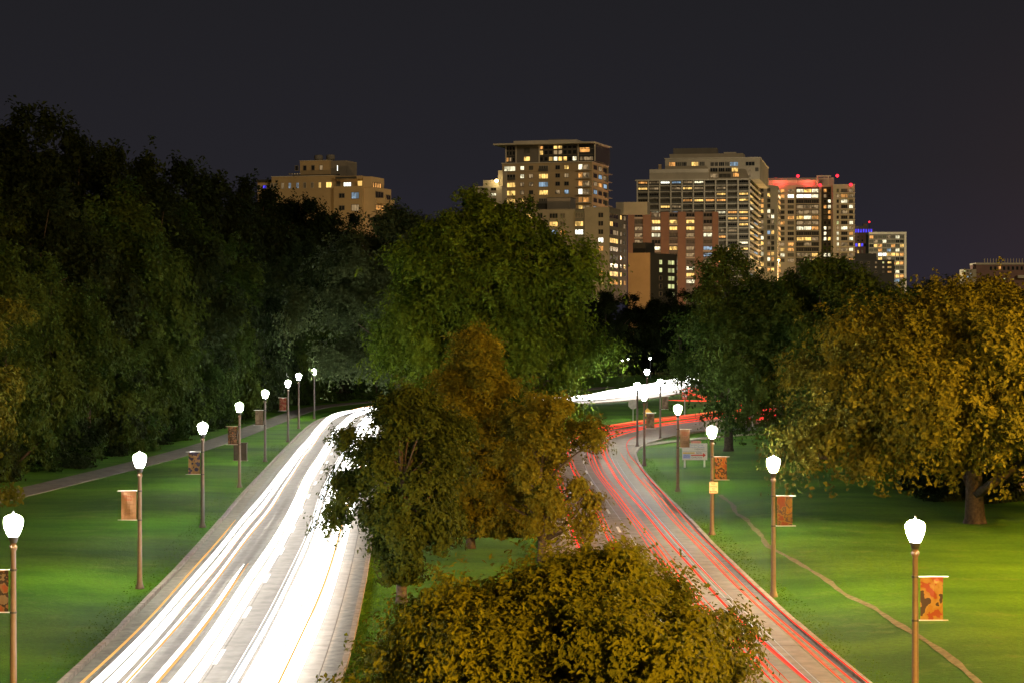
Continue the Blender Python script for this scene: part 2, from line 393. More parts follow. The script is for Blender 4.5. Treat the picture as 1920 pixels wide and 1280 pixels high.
def crown_mesh(name, seed, H, R, z0, ncl, nleaf, leaf, m, shape='round', clump=.2, flat=.75, ragged=.12, Ry=None):
    r = np.random.default_rng(seed); Ry = Ry or R; H = H-.45*R*clump
    t = r.random(ncl)
    if shape == 'round': t = t**.85; env = np.sqrt(np.clip(1-(2*t-.85)**2/1.35, .05, 1)); env = env*np.where(t > .85, .8, 1)
    elif shape == 'cone': t = t**1.25; env = (1-t)**.75*.96+.06
    elif shape == 'dome': t = t**.8; env = np.sqrt(np.clip(1-t**2, .03, 1))
    else: env = np.clip(1-np.abs(2*t-.7)**2.4*.6, .15, 1)
    a = r.uniform(0, 2*np.pi, ncl)+0*t; rad = (r.random(ncl)**.45)*env
    lob = 1+.16*np.sin(a*3+seed)+.14*np.sin(a*5+t*9+seed*2)
    c = np.stack([np.cos(a)*rad*R*lob, np.sin(a)*rad*Ry*lob, z0+t*(H-z0)*(1+.04*np.sin(a*4+seed))], 1)
    cr = R*clump*r.uniform(.55, 1.5, ncl)*(.6+.45*env)
    wgt = cr**2; nt_ = max(40, nleaf//20); kt = r.choice(ncl, nt_, p=wgt/wgt.sum())
    ax0 = np.array([0, 0, z0+.35*(H-z0)])
    dt = r.normal(size=(nt_, 3)); dt /= np.linalg.norm(dt, axis=1)[:, None]
    ow = c[kt]-ax0; ow /= np.linalg.norm(ow, axis=1)[:, None]+1e-6
    dt = dt*.75+ow*.45+np.array([0, 0, .18]); dt /= np.linalg.norm(dt, axis=1)[:, None]
    lt = cr[kt]*r.uniform(.35, .95, nt_)*np.where(r.random(nt_) < ragged, 1.7, 1); st = c[kt]+dt*(cr[kt]*r.uniform(.1, .55, nt_))[:, None]*np.array([1, 1, flat])
    tw = r.integers(0, nt_, nleaf); k = kt[tw]; d = dt[tw]; f = r.random(nleaf)**.75
    pos = st[tw]+d*(f*lt[tw])[:, None]
    pos[:, 2] -= .28*f*f*lt[tw]
    pos += r.normal(size=(nleaf, 3))*(leaf*.75*(1.25-.7*f))[:, None]
    pos[:, 2] = np.maximum(pos[:, 2], z0*.5+.15)
    nrm = d*.6+(c[k]-ax0)/(np.linalg.norm(c[k]-ax0, axis=1)[:, None]+1e-6)*.35+r.normal(size=(nleaf, 3))*.3+np.array([0, 0, .4]); nrm /= np.linalg.norm(nrm, axis=1)[:, None]
    tg = np.cross(nrm, r.normal(size=(nleaf, 3))); tg[:, 2] -= .3; tg /= np.linalg.norm(tg, axis=1)[:, None]
    bt = np.cross(nrm, tg); L = leaf*r.uniform(.6, 1.25, nleaf)[:, None]; W = L*r.uniform(.45, .7, nleaf)[:, None]
    p0 = pos-tg*L*.5; p1 = pos-tg*L*.05+bt*W*.5+nrm*L*.08; p2 = pos+tg*L*.5-nrm*L*.05; p3 = pos-tg*L*.05-bt*W*.5+nrm*L*.08
    co = np.stack([p0, p1, p2, p3], 1).reshape(-1, 3); fc = np.arange(4*nleaf).reshape(-1, 4)
    ct = r.normal(.45, .2, ncl); ti = np.clip(ct[k]+r.normal(0, .12, nt_)[tw]+r.normal(0, .05, nleaf), 0, 1)
    return npmesh(name, co, fc, LM[m], attrs={'tint': np.repeat(ti, 4)}), c, cr

def trunk_mesh(name, seed, H, tr, z0, centers, nlimb=22, lean=0.0, split=None):
    r = random.Random(seed); mb = MB(); top = H*.8
    pts = [(0, 0, -.3)]; rad = [tr*1.5]; ns = 7
    for j in range(1, ns+1):
        q = j/ns; pts.append((lean*q*top+.06*tr*8*math.sin(q*5+seed)*q, .05*tr*8*math.cos(q*4+seed)*q, q*top)); rad.append(tr*(1-q)**.8+.03)
    pts.insert(1, (0, 0, .35)); rad.insert(1, tr*1.08)
    mb.tube(pts, rad, 10)
    P = [np.array(p) for p in pts]
    idx = list(range(len(centers))); r.shuffle(idx)
    for k in idx[:nlimb]:
        c = centers[k]; hz = max(z0*.75, min(top*.85, c[2]-.5*math.hypot(c[0], c[1])))
        j = min(len(P)-1, max(1, int(hz/top*ns)+1)); b = P[j].copy(); rr = rad[j]*.6
        mid = (b*.45+np.array(c)*.55)+np.array((r.uniform(-.3, .3), r.uniform(-.3, .3), r.uniform(-.2, .35)))*tr*3
        mb.tube([b, mid, c], [max(.04, rr), max(.03, rr*.5), .02], 5)
    return mb.mesh(name, M['bark'], True)

def tree(label, loc, H, R, z0, ncl, nleaf, leaf, m, seed, tr, shape='round', group=None, nlimb=22, cat='tree', name='tree', **kw):
    root = empty(name, loc); tag(root, label, cat, group)
    cm, c, cr = crown_mesh('crown', seed, H, R, z0, ncl, nleaf, leaf, m, shape, **kw)
    link('crown', cm, root); link('trunk', trunk_mesh('trunk', seed, H, tr, z0, c, nlimb), root)
    return root

def base(ximg, D): X = (ximg-960)/F*D; return (X, D, z_at(X, D))
def toph(ytop, D): return CH+(HY-ytop)*D/F

# key trees
tree('broad low crabapple tree filling the bottom of the view between both roadways', (2.1, 55, 0), 4.95, 4.8, .7, 95, 105000, .175, 'gold', 11, .2, 'dome', clump=.22, ragged=.3, nlimb=50, Ry=4.5)
tree('lower crabapple tree at the bottom left beside the gutter of the white streaked road', (-1.6, 56.5, 0), 3.7, 3.0, .6, 46, 42000, .165, 'gold', 27, .16, 'dome', clump=.27, ragged=.3, nlimb=30)
tree('small dusky tree whose branches reach over the white light streaks', (-4.3, 83, .05), 8.2, 2.3, 1.3, 75, 60000, .2, 'shade', 12, .2, 'round', clump=.27, ragged=.25, nlimb=24)
tree('conical maple turning golden in front of the tall green median tree', (-2.0, 103, .1), 10.3, 3.8, 1.4, 190, 115000, .21, 'gold2', 13, .2, 'cone', clump=.26, ragged=.2, nlimb=24)
tree('small golden maple with a bough hanging over the red light streaks', (1.35, 97, .1), 7.5, 2.3, 1.5, 46, 30000, .2, 'gold2', 14, .18, 'round', clump=.27, ragged=.3, nlimb=40)
tree('tallest green tree of the median, in front of the grey apartment block', (-2.2, 165, .1), 20.2, 8.4, 3.2, 230, 125000, .40, 'olive', 21, .42, 'round', clump=.2, ragged=.16, nlimb=40)
tree('feathery grey green tree left of the tallest median tree', (-11.4, 216, .1), 21.6, 8.6, 5.2, 150, 90000, .42, 'blue', 16, .4, 'round', clump=.22, flat=.5, ragged=.4)
tree('big maple lit orange on the right lawn with a thick bare trunk', base(1828, 114), 12.6, 9.0, 3.3, 230, 165000, .28, 'maple', 23, .5, 'round', clump=.19, ragged=.12, nlimb=40)
tree('dark rounded tree between the slender tree and the orange maple', base(1545, 165), 15.0, 8.6, 2.2, 160, 70000, .38, 'green', 18, .4, 'round', clump=.2)
tree('slender open crowned tree with a dark trunk beside the side road', base(1366, 176), 17.4, 5.0, 6.6, 60, 26000, .32, 'green', 19, .36, 'cone', clump=.28, ragged=.3, flat=.6, nlimb=45)
tree('bushy tree behind the right maple at the edge of the lawn', base(1850, 190), 13.6, 10.5, 1.5, 110, 50000, .4, 'maple', 20, .4, 'round')
tree('tree at the left edge beside the walking path, yellow lamplight in its leaf colour', base(-85, 118), 15.8, 3.2, 1.0, 80, 32000, .3, 'edge', 31, .3, 'tall', clump=.3)

# shared kinds for the wooded bluff and the far belt
VAR = []
for i, (sh, R, m) in enumerate([('round', 5.6, 'dark'), ('tall', 5.0, 'bluff'), ('round', 6.2, 'bluff'), ('tall', 5.4, 'dark')]):
    cm, c, cr = crown_mesh('crown', 40+i, 16, R, 1.2, 80, 26000, .42, m, sh, clump=.24, ragged=.18)
    VAR.append((cm, trunk_mesh('trunk', 40+i, 16, .32, 2, c, 14)))
def bluff_tree(label, ximg, ytop, D, k, group, sx=1.0):
    h0 = toph(ytop, D); px_ = float(np.interp(D, path_l.p[:300, 1], path_l.p[:300, 0])) if D < 345 and (ximg < 700 or ximg == 900) else 1e3
    lim = 960+(px_-1.6-5.2*sx*(min(h0, 18)/16.4)**.6)*F/D; ximg = min(ximg, lim) if px_ < 900 else ximg
    b = base(ximg, D); h = toph(ytop, D)-b[2]; h = max(5, h)
    root = empty('tree', (b[0], b[1], b[2]-.2), rng.uniform(0, 6.28)); tag(root, label, 'tree', group)
    s = h/16.4; root.scale = (s**.6*sx, s**.6*sx, s)
    link('crown', VAR[k][0], root); link('trunk', VAR[k][1], root)
GB = 'trees of the wooded bluff'
sil = [(-40,205,200),(15,208,205),(70,190,205),(140,222,210),(212,262,215),(275,264,220),(335,292,225),(395,300,232),(455,320,245),(520,343,262),(575,366,352),(640,392,356),(690,425,360),(505,338,352),(545,356,354),(612,385,350)]
words = ['leftmost','second','third','fourth','fifth','sixth','seventh','eighth','ninth','tenth','eleventh','twelfth','thirteenth','fourteenth','fifteenth','sixteenth']
sil.sort()
for i, (x, y, D) in enumerate(sil):
    bluff_tree('dark tree on the bluff skyline, %s from the left along the ridge' % words[i] if i else 'dark tree on the bluff skyline at its left end', x, y, D, [0, 3][i % 2], GB)
mid = [(-20,330,172),(55,345,170),(120,350,176),(185,365,182),(240,340,190),(300,350,196),(345,385,205),(400,370,215),(455,400,226),(510,420,240),(560,445,258),(600,470,280),(640,480,300)]
for i, (x, y, D) in enumerate(mid):
    bluff_tree('dark tree halfway up the bluff, %s of the middle row from the left' % (words[i] if i else 'first'), x, y, D, [1, 0, 3, 2][i % 4], GB)
low = [(900, y, D) for y, D in ((585,118),(520,131),(500,141),(455,150),(470,160),(560,168),(520,178),(500,190),(505,202),(530,214),(545,228),(565,242),(580,258),(600,278),(620,296))]
for i, (x, y, D) in enumerate(low):
    bluff_tree('green tree at the foot of the bluff beside the path, %s from the left' % (words[i] if i else 'first'), x, y, D, [2, 1][i % 2], GB, sx=.82)
# scrub under the front row
shb = []
for i in range(2):
    cm, c, cr = crown_mesh('foliage', 60+i, 2.4, 1.9, .05, 26, 5000, .22, ['green', 'dark'][i], 'dome', clump=.34, ragged=.2); shb.append(cm)
def ordn(j):
    u = ['first','second','third','fourth','fifth','sixth','seventh','eighth','ninth','tenth','eleventh','twelfth','thirteenth','fourteenth','fifteenth','sixteenth','seventeenth','eighteenth','nineteenth']
    if j < 19: return u[j]
    return 'twentieth' if j == 19 else ('thirtieth' if j == 29 else ('twenty ' if j < 29 else 'thirty ')+u[j%10])
def shrub(label, loc, s, k, group):
    o = link('shrub', shb[k], None, loc, rng.uniform(0, 6)); o.scale = (s, s, s*rng.uniform(.8, 1.2)); tag(o, label, 'shrub', group); return o
for j in range(34):
    s = 40+j*7.2+rng.uniform(-1.5, 1.5); off = -rng.uniform(4.0, 5.6)
    if s > path_l.L-2: break
    p = path_l.at(s, off)
    shrub('low shrub beside the walking path below the bluff, %s from near end' % ordn(j), (p[0], p[1], z_at(*p)-.1), rng.uniform(.8, 1.5), j % 2, 'shrubs at the foot of the bluff')
# far belt of trees behind the junction
GF = 'trees of the far belt below the city'
far = [(740,520,400,2),(800,520,420,1),(1085,530,430,0),(1135,535,400,3),(1180,548,440,0),(1228,552,430,3),(1275,540,410,0),(1325,520,430,1),(1380,540,400,3),(1430,520,380,0),(1480,500,360,2),(1530,512,330,1),(1600,508,300,0),(1660,530,280,2),(1720,535,270,1),(1775,512,300,2),(1830,535,260,0),(1885,548,240,2),(1940,540,230,1)]
fw = ['between the tall median tree and the bluff','just behind the tall median tree','right behind the median tree under the grey block','first left of the tan blank walled block','under the tan blank walled block','under the dark block with yellow windows','under the brick tower','behind the slender tree on its left','behind the slender tree on its right','under the white framed towers','under the glass tower','under the dark low block','behind the dark rounded tree','right of the dark rounded tree','below the gap in the skyline','above the orange maple on its left','above the orange maple in the middle','above the orange maple on its right','at the right edge beyond the maple']
for (x, y, D, k), s in zip(far, fw): bluff_tree('dark distant tree ' + s, x, y, D, k, GF, sx=1.15)
for i, (x, y, D) in enumerate([(1770, 958, 128), (1800, 948, 131), (1850, 952, 128), (1880, 945, 133), (1915, 945, 130), (1760, 935, 135)]):
    X = (x-960)/F*D; shrub('dark shrub behind the orange maple trunk, %s' % ['left of the trunk', 'just left of the trunk', 'first right of the trunk', 'second right of the trunk', 'last on the right', 'leftmost and farthest'][i], (X, D, z_at(X, D)-.05), rng.uniform(.7, 1.1), 1, 'shrubs behind the orange maple')

# ---------------------------------------------------------------- street lamps
M['lamp_glass'] = emis('lit_lamp_glass', (1.0, 1.0, .84), 960)
def lamp_proto():
    root = empty('street_lamp', (0, 0, -100))
    mb = MB(); mb.lathe([(.19, -.05), (.19, .05), (.17, .10), (.125, .22), (.105, .42), (.10, .9), (.085, 3.0), (.075, 4.55), (.105, 4.60), (.115, 4.68), (.085, 4.72), (.08, 4.76)], 12)
    mb.obj('pole', M['post'], root, True)
    MB().lathe([(.07, 4.76), (.11, 4.80), (.12, 4.86), (.15, 4.93), (.16, 4.96)], 14).obj('collar', M['dark'], root, True)
    MB().lathe([(.13, 4.965), (.17, 5.05), (.235, 5.20), (.270, 5.36), (.262, 5.43), (.215, 5.50), (.12, 5.55), (.03, 5.57)], 16).obj('glass_shade', M['lamp_glass'], root, True)
    for k in range(4):
        a = math.pi/4+k*math.pi/2; c, s = math.cos(a), math.sin(a)
        MB().tube([(c*.16, s*.16, 4.95), (c*.23, s*.23, 5.06), (c*.30, s*.30, 5.22), (c*.325, s*.325, 5.38)], .011, 5).obj('rib', M['dark'], root)
    MB().lathe([(.03, 5.572), (.035, 5.63), (.02, 5.66), (.005, 5.70)], 8).obj('finial', M['dark'], root, True)
    return root
LP = lamp_proto()
def fabric(name, base_, blobs, seed):
    """printed banner cloth: generic blotches of flat colour"""
    m = bpy.data.materials.new(name); m.use_nodes = True; n = m.node_tree; b = n.nodes['Principled BSDF']; b.inputs['Roughness'].default_value = .8
    t = n.nodes.new('ShaderNodeTexCoord'); mp = n.nodes.new('ShaderNodeMapping'); mp.inputs['Location'].default_value = (seed*3.1, seed*1.7, seed*.9)
    n.links.new(t.outputs['Object'], mp.inputs[0]); no = n.nodes.new('ShaderNodeTexNoise'); no.inputs['Scale'].default_value = 3.2; no.inputs['Detail'].default_value = 2.5
    n.links.new(mp.outputs[0], no.inputs[0]); r = n.nodes.new('ShaderNodeValToRGB'); r.color_ramp.interpolation = 'CONSTANT'
    r.color_ramp.elements[0].position = 0; r.color_ramp.elements[0].color = (*base_, 1)
    for i, c in enumerate(blobs):
        q = r.color_ramp.elements.new(.43+.22*i/len(blobs)); q.color = (*c, 1)
    n.links.new(no.outputs[0], r.inputs[0]); n.links.new(r.outputs[0], b.inputs['Base Color'])
    tr = n.nodes.new('ShaderNodeBsdfTranslucent'); n.links.new(r.outputs[0], tr.inputs[0]); mx = n.nodes.new('ShaderNodeMixShader'); mx.inputs[0].default_value = .3
    n.links.new(b.outputs[0], mx.inputs[1]); n.links.new(tr.outputs[0], mx.inputs[2]); n.links.new(mx.outputs[0], n.nodes['Material Output'].inputs[0]); return m
tanc = (.30, .185, .115)
M['tan_cloth'] = mat('tan_banner_cloth', tanc, .8, .12, 3)
M['ink_red'] = mat('red_ink', (.38, .09, .04), .8); M['ink_brown'] = mat('brown_ink', (.16, .08, .04), .8)
FM = {'amber': fabric('banner_amber', (0.126, 0.092, 0.050), [(0.021, 0.013, 0.008), (0.143, 0.071, 0.025), (0.169, 0.042, 0.013)], 1),
      'blue': fabric('banner_blue_ochre', (0.025, 0.021, 0.050), [(0.177, 0.105, 0.038), (0.211, 0.126, 0.050), (0.025, 0.021, 0.050)], 2),
      'black': fabric('banner_tan_black', (0.148, 0.084, 0.050), [(0.017, 0.013, 0.013), (0.135, 0.080, 0.046), (0.021, 0.017, 0.013), (0.169, 0.059, 0.021)], 3),
      'plain': fabric('banner_plain_tan', (0.109, 0.071, 0.042), [(0.126, 0.084, 0.050), (0.084, 0.050, 0.029)], 4),
      'red': fabric('banner_red', (0.139, 0.021, 0.013), [(0.160, 0.067, 0.034), (0.126, 0.017, 0.008)], 5),
      'mapleprint': fabric('banner_red_gold', (0.203, 0.042, 0.017), [(0.232, 0.126, 0.021), (0.253, 0.152, 0.034), (0.042, 0.025, 0.021)], 6),
      'mixed': fabric('banner_gold_brown', (0.177, 0.101, 0.025), [(0.084, 0.050, 0.038), (0.211, 0.114, 0.025), (0.190, 0.050, 0.021)], 7),
      'orange': fabric('banner_orange', (0.186, 0.050, 0.017), [(0.211, 0.101, 0.025), (0.034, 0.021, 0.021), (0.194, 0.067, 0.021)], 8)}
def text(body, size, m, parent, loc, name='lettering', rz=0, align='CENTER', ext=.002, sp=1.0):
    c = bpy.data.curves.new(name, 'FONT'); c.body = body; c.size = size; c.align_x = align; c.align_y = 'CENTER'; c.extrude = ext
    c.space_character = sp; c.materials.append(m); c.resolution_u = 2
    t_ = bpy.data.objects.new(name, c); COL.objects.link(t_); bpy.context.view_layer.update(); me = bpy.data.meshes.new_from_object(t_); bpy.data.objects.remove(t_, do_unlink=True)
    o = link(name, me, parent, loc); o.rotation_euler = (R_(90), 0, rz); return o
def banner(root, side, m, txt=False, w=.62, h=1.16, z1=4.0):
    """cloth banner between two rods, hung to one side of the pole"""
    x0 = .14; nx, nz = 5, 8; mb = MB(); rr = random.Random(int(root.location[0]*10))
    ph = rr.uniform(0, 6)
    P = [[(side*(x0+w*i/nx), .035*math.sin(i*1.3+j*.5+ph)*(1 if 0 < j < nz else .2)*(.3+i/nx), z1-h*j/nz) for i in range(nx+1)] for j in range(nz+1)]
    for j in range(nz):
        for i in range(nx): mb.quad(P[j][i], P[j][i+1], P[j+1][i+1], P[j+1][i])
    b = mb.obj('banner', m, root, True)
    for z in (z1+.015, z1-h-.015):
        MB().tube([(side*.07, 0, z), (side*(x0+w+.14), 0, z)], .017, 6).obj('rod', M['white_rod'], b)
        MB().lathe([(.10, z-.03), (.10, z+.03)], 10).obj('clamp', M['dark'], b)
    if txt:
        cx = side*(x0+w/2)
        for s, sz, dz, ink in (('Always', .165, .20, 'ink_red'), ('New', .165, .34, 'ink_red'), ('The Posters', .085, .53, 'ink_brown'), ('of', .075, .63, 'ink_brown'), ('JULES', .115, .78, 'ink_brown'), ('CHÉRET', .115, .91, 'ink_brown')):
            text(s, sz, M[ink], b, (cx, -.06, z1-dz))
    return b
GL = 'street lamps along both roadways'
lampsL = [((25, 1336), 'amber', 'street lamp at the left edge with an amber banner cut by the frame'),
 ((262, 1103), 'TXT', 'street lamp left of the road with the tan banner reading Always New'),
 ((380, 988), 'blue', 'street lamp with a blue and ochre banner, left of the white streaks'),
 ((449, 913), 'black', 'street lamp with a tan and black banner in front of the utility box'),
 ((497, 865), 'plain', 'street lamp with a plain tan banner on the left lawn'),
 ((540, 828), 'red', 'street lamp with a dark red banner on the left lawn'),
 ((560, 803), None, 'bare street lamp just right of the dark red bannered one'),
 ((589, 785), None, 'farthest street lamp on the left lawn near the road bend'),
 ((1716, 1356), 'mapleprint', 'street lamp nearest on the right lawn with a red and gold banner'),
 ((1450, 1118), 'mixed', 'street lamp with a gold and brown patterned banner beside the earth track'),
 ((1335, 1002), 'orange', 'street lamp with an orange banner and the parking sign on its pole'),
 ((1271, 921), 'TXT', 'street lamp with the lettered tan banner beside the beer garden sign'),
 ((1208, 873), 'plain', 'street lamp with a brown banner in front of the yellow sign'),
 ((1195, 837), None, 'bare street lamp on the right kerb nearest the octagonal sign'),
 ((1238, 824), 'plain', 'street lamp with a brown banner at the start of the footpath'),
 ((1213, 790), None, 'street lamp on the median below the far white streaks'),
 ((1341, 771), None, 'street lamp behind the slender tree crown'),
 ((1385, 752), None, 'street lamp seen just right of the slender tree trunk')]
LO = {}
for (x, y), bn, lab in lampsL:
    X, Y = G(x, y); o = copy_tree(LP); o.name = 'street_lamp'; o.location = (X, Y, z_at(X, Y)); o.rotation_euler = (0, 0, 0)
    tag(o, lab, 'street lamp', GL); LO[(x, y)] = o
    side = -1 if x < 700 else 1
    if bn == 'TXT': banner(o, side, M['tan_cloth'], True)
    elif bn: banner(o, side, FM[bn])
for o in list(LP.children)+[LP]: bpy.data.objects.remove(o, do_unlink=True)
# the few small lamps far off in the dark wood
GS = 'small park lamps far off among the dark trees'
M['tiny'] = emis('small_park_lamp', (.95, 1, .85), 30)
for i, (x, y, D, lab) in enumerate([(1166, 676, 395, 'small distant park lamp, leftmost of the three above the white streaks'), (1178, 673.5, 410, 'faint small park lamp between two others above the white streaks'), (1219, 671.5, 395, 'small distant park lamp, right one of the three above the white streaks'),(1452,674,400,'small distant park lamp seen through leaves right of the slender tree')]):
    X = (x-960)/F*D; Z = CH+(HY-y)*D/F; r0 = empty('park_lamp', (X, D, z_at(X, D))); tag(r0, lab, 'lamp', GS); z = Z-r0.location[2]
    MB().lathe([(.08, 0), (.05, z-.2)], 8).obj('pole', M['dark'], r0)
    MB().lathe([(.05, z-.2), (.2, z-.05), (.2, z+.1), (.05, z+.2)], 10).obj('globe', M['tiny'], r0, True)

# assumed sodium street lights out of view, added to light the trees orange
M['sodium'] = emis('sodium_lens', (1, .45, .08), 60)
def sodium(loc, h, energy, lab, arm=(-1, .2)):
    r0 = empty('assumed_sodium_lamp', (loc[0], loc[1], z_at(*loc))); tag(r0, lab, 'street lamp', 'assumed tall sodium street lamps out of view')
    MB().lathe([(.2, 0), (.16, .3), (.08, h-.5)], 10).obj('pole', M['dark'], r0, True)
    ax_, ay = arm
    MB().tube([(0, 0, h-.6), (ax_*.6, ay*.6, h-.05), (ax_*2.2, ay*2.2, h)], [.07, .05, .04], 6).obj('arm', M['dark'], r0)
    MB().box(ax_*2.2-.35, ax_*2.2+.35, ay*2.2-.15, ay*2.2+.15, h-.05, h+.12).obj('lamp_head', M['dark'], r0)
    MB().box(ax_*2.2-.28, ax_*2.2+.28, ay*2.2-.11, ay*2.2+.11, h-.09, h-.055).obj('lens', M['sodium'], r0)
    lamp_light('light', (ax_*2.2, ay*2.2, h-.35), energy, (1, .49, .07), .3, r0)
sodium((26, 8), 13, 330000, 'assumed tall sodium street lamp, out of view beside the bridge where the view is taken')
sodium((42, 86), 13, 130000, 'assumed tall sodium street lamp, out of view to the right of the orange maple')  # assumed lamp, added outside the frame to light the right maple
sodium((24, 58), 12, 900, 'assumed tall sodium street lamp, out of view on the right lawn near the bridge')

# ---------------------------------------------------------------- signs and small things
M['sign_white'] = mat('sign_white', (.72, .70, .68), .5, .06, 3); M['ink_grey'] = mat('ink_grey', (.16, .16, .17), .6)
M['sign_pink'] = mat('sign_pink', (.75, .32, .30), .5); M['sign_red'] = mat('sign_red', (.62, .06, .04), .5)
M['sign_yel'] = mat('sign_yellow', (.8, .5, .08), .5); M['sign_blue'] = mat('sign_blue', (.40, .45, .8), .5)
M['ink_blue'] = mat('ink_blue', (.15, .2, .5), .6); M['alu'] = mat('sign_back_aluminium', (.4, .4, .38), .5, .15, 4, metal=.3)
X, Y = G(1303, 876); pm = F/Y     # px per metre
sg = empty('park_sign', (X, Y, z_at(X, Y))); tag(sg, 'white park direction sign on two legs with a red arrow and BEER GARDEN', 'sign')
def sx(px): return (px-1303)/pm
def sz(py): return (876-py)/pm
for px in (1284, 1321): MB().box(sx(px)-.06, sx(px)+.06, .03, .13, -.1, sz(862)+.02).obj('leg', M['sign_white'], sg)
brd = MB().box(sx(1279), sx(1326), -.03, .03, sz(862), sz(831)).obj('board', M['sign_white'], sg)
MB().box(sx(1280), sx(1325.5), -.034, -.0305, sz(845.6), sz(845.1)).obj('divider', M['ink_grey'], brd)
MB().box(sx(1295), sx(1314.5), -.02, .02, sz(830.6), sz(826)).obj('topper', M['sign_pink'], sg)
text('War Memorial Center', .155, M['ink_blue'], brd, (sx(1319), -.034, sz(833.7)), align='RIGHT')
text('Milwaukee Art Museum', .155, M['ink_blue'], brd, (sx(1321), -.034, sz(837.8)), align='RIGHT')
text('PARKING', .18, M['ink_grey'], brd, (sx(1321), -.034, sz(842)), align='RIGHT')
MB().box(sx(1280.5), sx(1302.5), -.038, -.031, sz(850.2), sz(847.6)).obj('yellow_panel', M['sign_yel'], brd)
text('WAR MEMORIAL', .105, M['ink_grey'], brd, (sx(1291.5), -.041, sz(848.9)))
MB().box(sx(1280.5), sx(1294.5), -.038, -.031, sz(859), sz(851)).obj('blue_panel', M['sign_blue'], brd)
text('NEXT', .15, M['ink_blue'], brd, (sx(1287.5), -.041, sz(853.3))); text('RIGHT', .15, M['ink_blue'], brd, (sx(1287.5), -.041, sz(856.6)))
text('BEER', .20, M['ink_grey'], brd, (sx(1310.5), -.034, sz(849))); text('GARDEN', .20, M['ink_grey'], brd, (sx(1306), -.034, sz(857.2)))
a = MB(); q = -.036
a.poly([(sx(1295.5), q, sz(854)), (sx(1318), q, sz(854)), (sx(1318), q, sz(851.8)), (sx(1295.5), q, sz(851.8))])
a.poly([(sx(1318), q, sz(857.4)), (sx(1323.5), q, sz(852.9)), (sx(1318), q, sz(848.4))]); a.obj('arrow', M['sign_red'], brd)
# parking sign on the lamp pole with the orange banner
X, Y = G(1335, 1002); pm = F/Y
sp = empty('parking_sign', (X+.05, Y-.13, z_at(X, Y))); tag(sp, 'small white NO PARKING sign with red letters strapped to a lamp pole', 'sign')
def sx2(px): return (px-1337)/pm
def sz2(py): return (1002-py)/pm
p = MB().box(sx2(1329.7), sx2(1345.8), -.01, .01, sz2(923.5), sz2(902)).obj('panel', M['sign_white'], sp)
for bx in ((1330.3, 1345.2, 902.9, 902.4), (1330.3, 1345.2, 923, 922.5)): MB().box(sx2(bx[0]), sx2(bx[1]), -.014, -.011, sz2(bx[2]), sz2(bx[3])).obj('border_line', M['sign_red'], p)
text('NO', .13, M['sign_red'], p, (0, -.014, sz2(905.8))); text('PARKING', .092, M['sign_red'], p, (0, -.014, sz2(911)))
text('ANY', .07, M['sign_red'], p, (0, -.014, sz2(914.6))); text('TIME', .07, M['sign_red'], p, (0, -.014, sz2(917.6)))
a = MB(); a.poly([(-.13, q*.4, sz2(920.6)), (.13, q*.4, sz2(920.6)), (.13, q*.4, sz2(919.7)), (-.13, q*.4, sz2(919.7))])
a.poly([(-.19, q*.4, sz2(920.15)), (-.13, q*.4, sz2(921.4)), (-.13, q*.4, sz2(918.9))]); a.poly([(.19, q*.4, sz2(920.15)), (.13, q*.4, sz2(918.9)), (.13, q*.4, sz2(921.4))]); a.obj('arrow', M['sign_red'], p)
# octagonal sign seen from behind
X, Y = G(1187, 793); s1 = empty('octagonal_sign', (X, Y, 0)); tag(s1, 'octagonal sign seen from its grey back beside the far white streaks', 'sign'); pm = F/Y
MB().box(-.04, .04, -.03, .03, 0, (793-748)/pm).obj('post', M['alu'], s1)
zc = (793-757)/pm; oc = [(.42*math.cos(R_(22.5+45*k)), .42*math.sin(R_(22.5+45*k))) for k in range(8)]
mb = MB(); mb.poly([(x*1.3, -.05, zc+z*1.3) for x, z in oc]); mb.poly([(x*1.3, -.035, zc+z*1.3) for x, z in reversed(oc)]); mb.obj('panel', M['alu'], s1)
# yellow diamond
X, Y = G(1214, 800); s2 = empty('warning_sign', (X, Y, 0)); tag(s2, 'yellow diamond warning sign half hidden behind a lamp pole', 'sign'); pm = F/Y
MB().box(-.04, .04, -.03, .03, 0, (800-768)/pm).obj('post', M['alu'], s2); zc = (800-773.5)/pm
mb = MB(); mb.poly([(-.52, -.05, zc), (0, -.05, zc-.52), (.52, -.05, zc), (0, -.05, zc+.52)]); mb.poly([(0, -.035, zc+.52), (.52, -.035, zc), (0, -.035, zc-.52), (-.52, -.035, zc)]); mb.obj('panel', M['sign_yel'], s2)
# do not enter
X, Y = G(1284, 780); s3 = empty('no_entry_sign', (X, Y, 0)); tag(s3, 'red round no entry sign with a white bar facing the camera', 'sign'); pm = F/Y
MB().box(-.04, .04, -.03, .03, 0, (780-737)/pm).obj('post', M['alu'], s3); zc = (780-741.5)/pm
mb = MB(); mb.poly([(.42*math.cos(k*.3927), -.05, zc+.42*math.sin(k*.3927)) for k in range(16)]); mb.poly([(.42*math.cos(-k*.3927), -.035, zc+.42*math.sin(-k*.3927)) for k in range(16)]); pn = mb.obj('panel', M['sign_red'], s3)
MB().box(-.27, .27, -.058, -.052, zc-.06, zc+.06).obj('bar', M['sign_white'], pn)
text('DO NOT', .15, M['sign_white'], pn, (0, -.056, zc+.2)); text('ENTER', .15, M['sign_white'], pn, (0, -.056, zc-.2))
# bare sign post right of the slender tree
X, Y = G(1411, 801); s4 = empty('sign_post', (X, Y, 0)); tag(s4, 'thin bare post on the grass by the side road', 'post')
MB().lathe([(.05, 0), (.045, 2.3)], 8).obj('post', M['alu'], s4); MB().box(-.2, .2, .05, .06, 1.85, 2.3).obj('plate', M['alu'], s4)
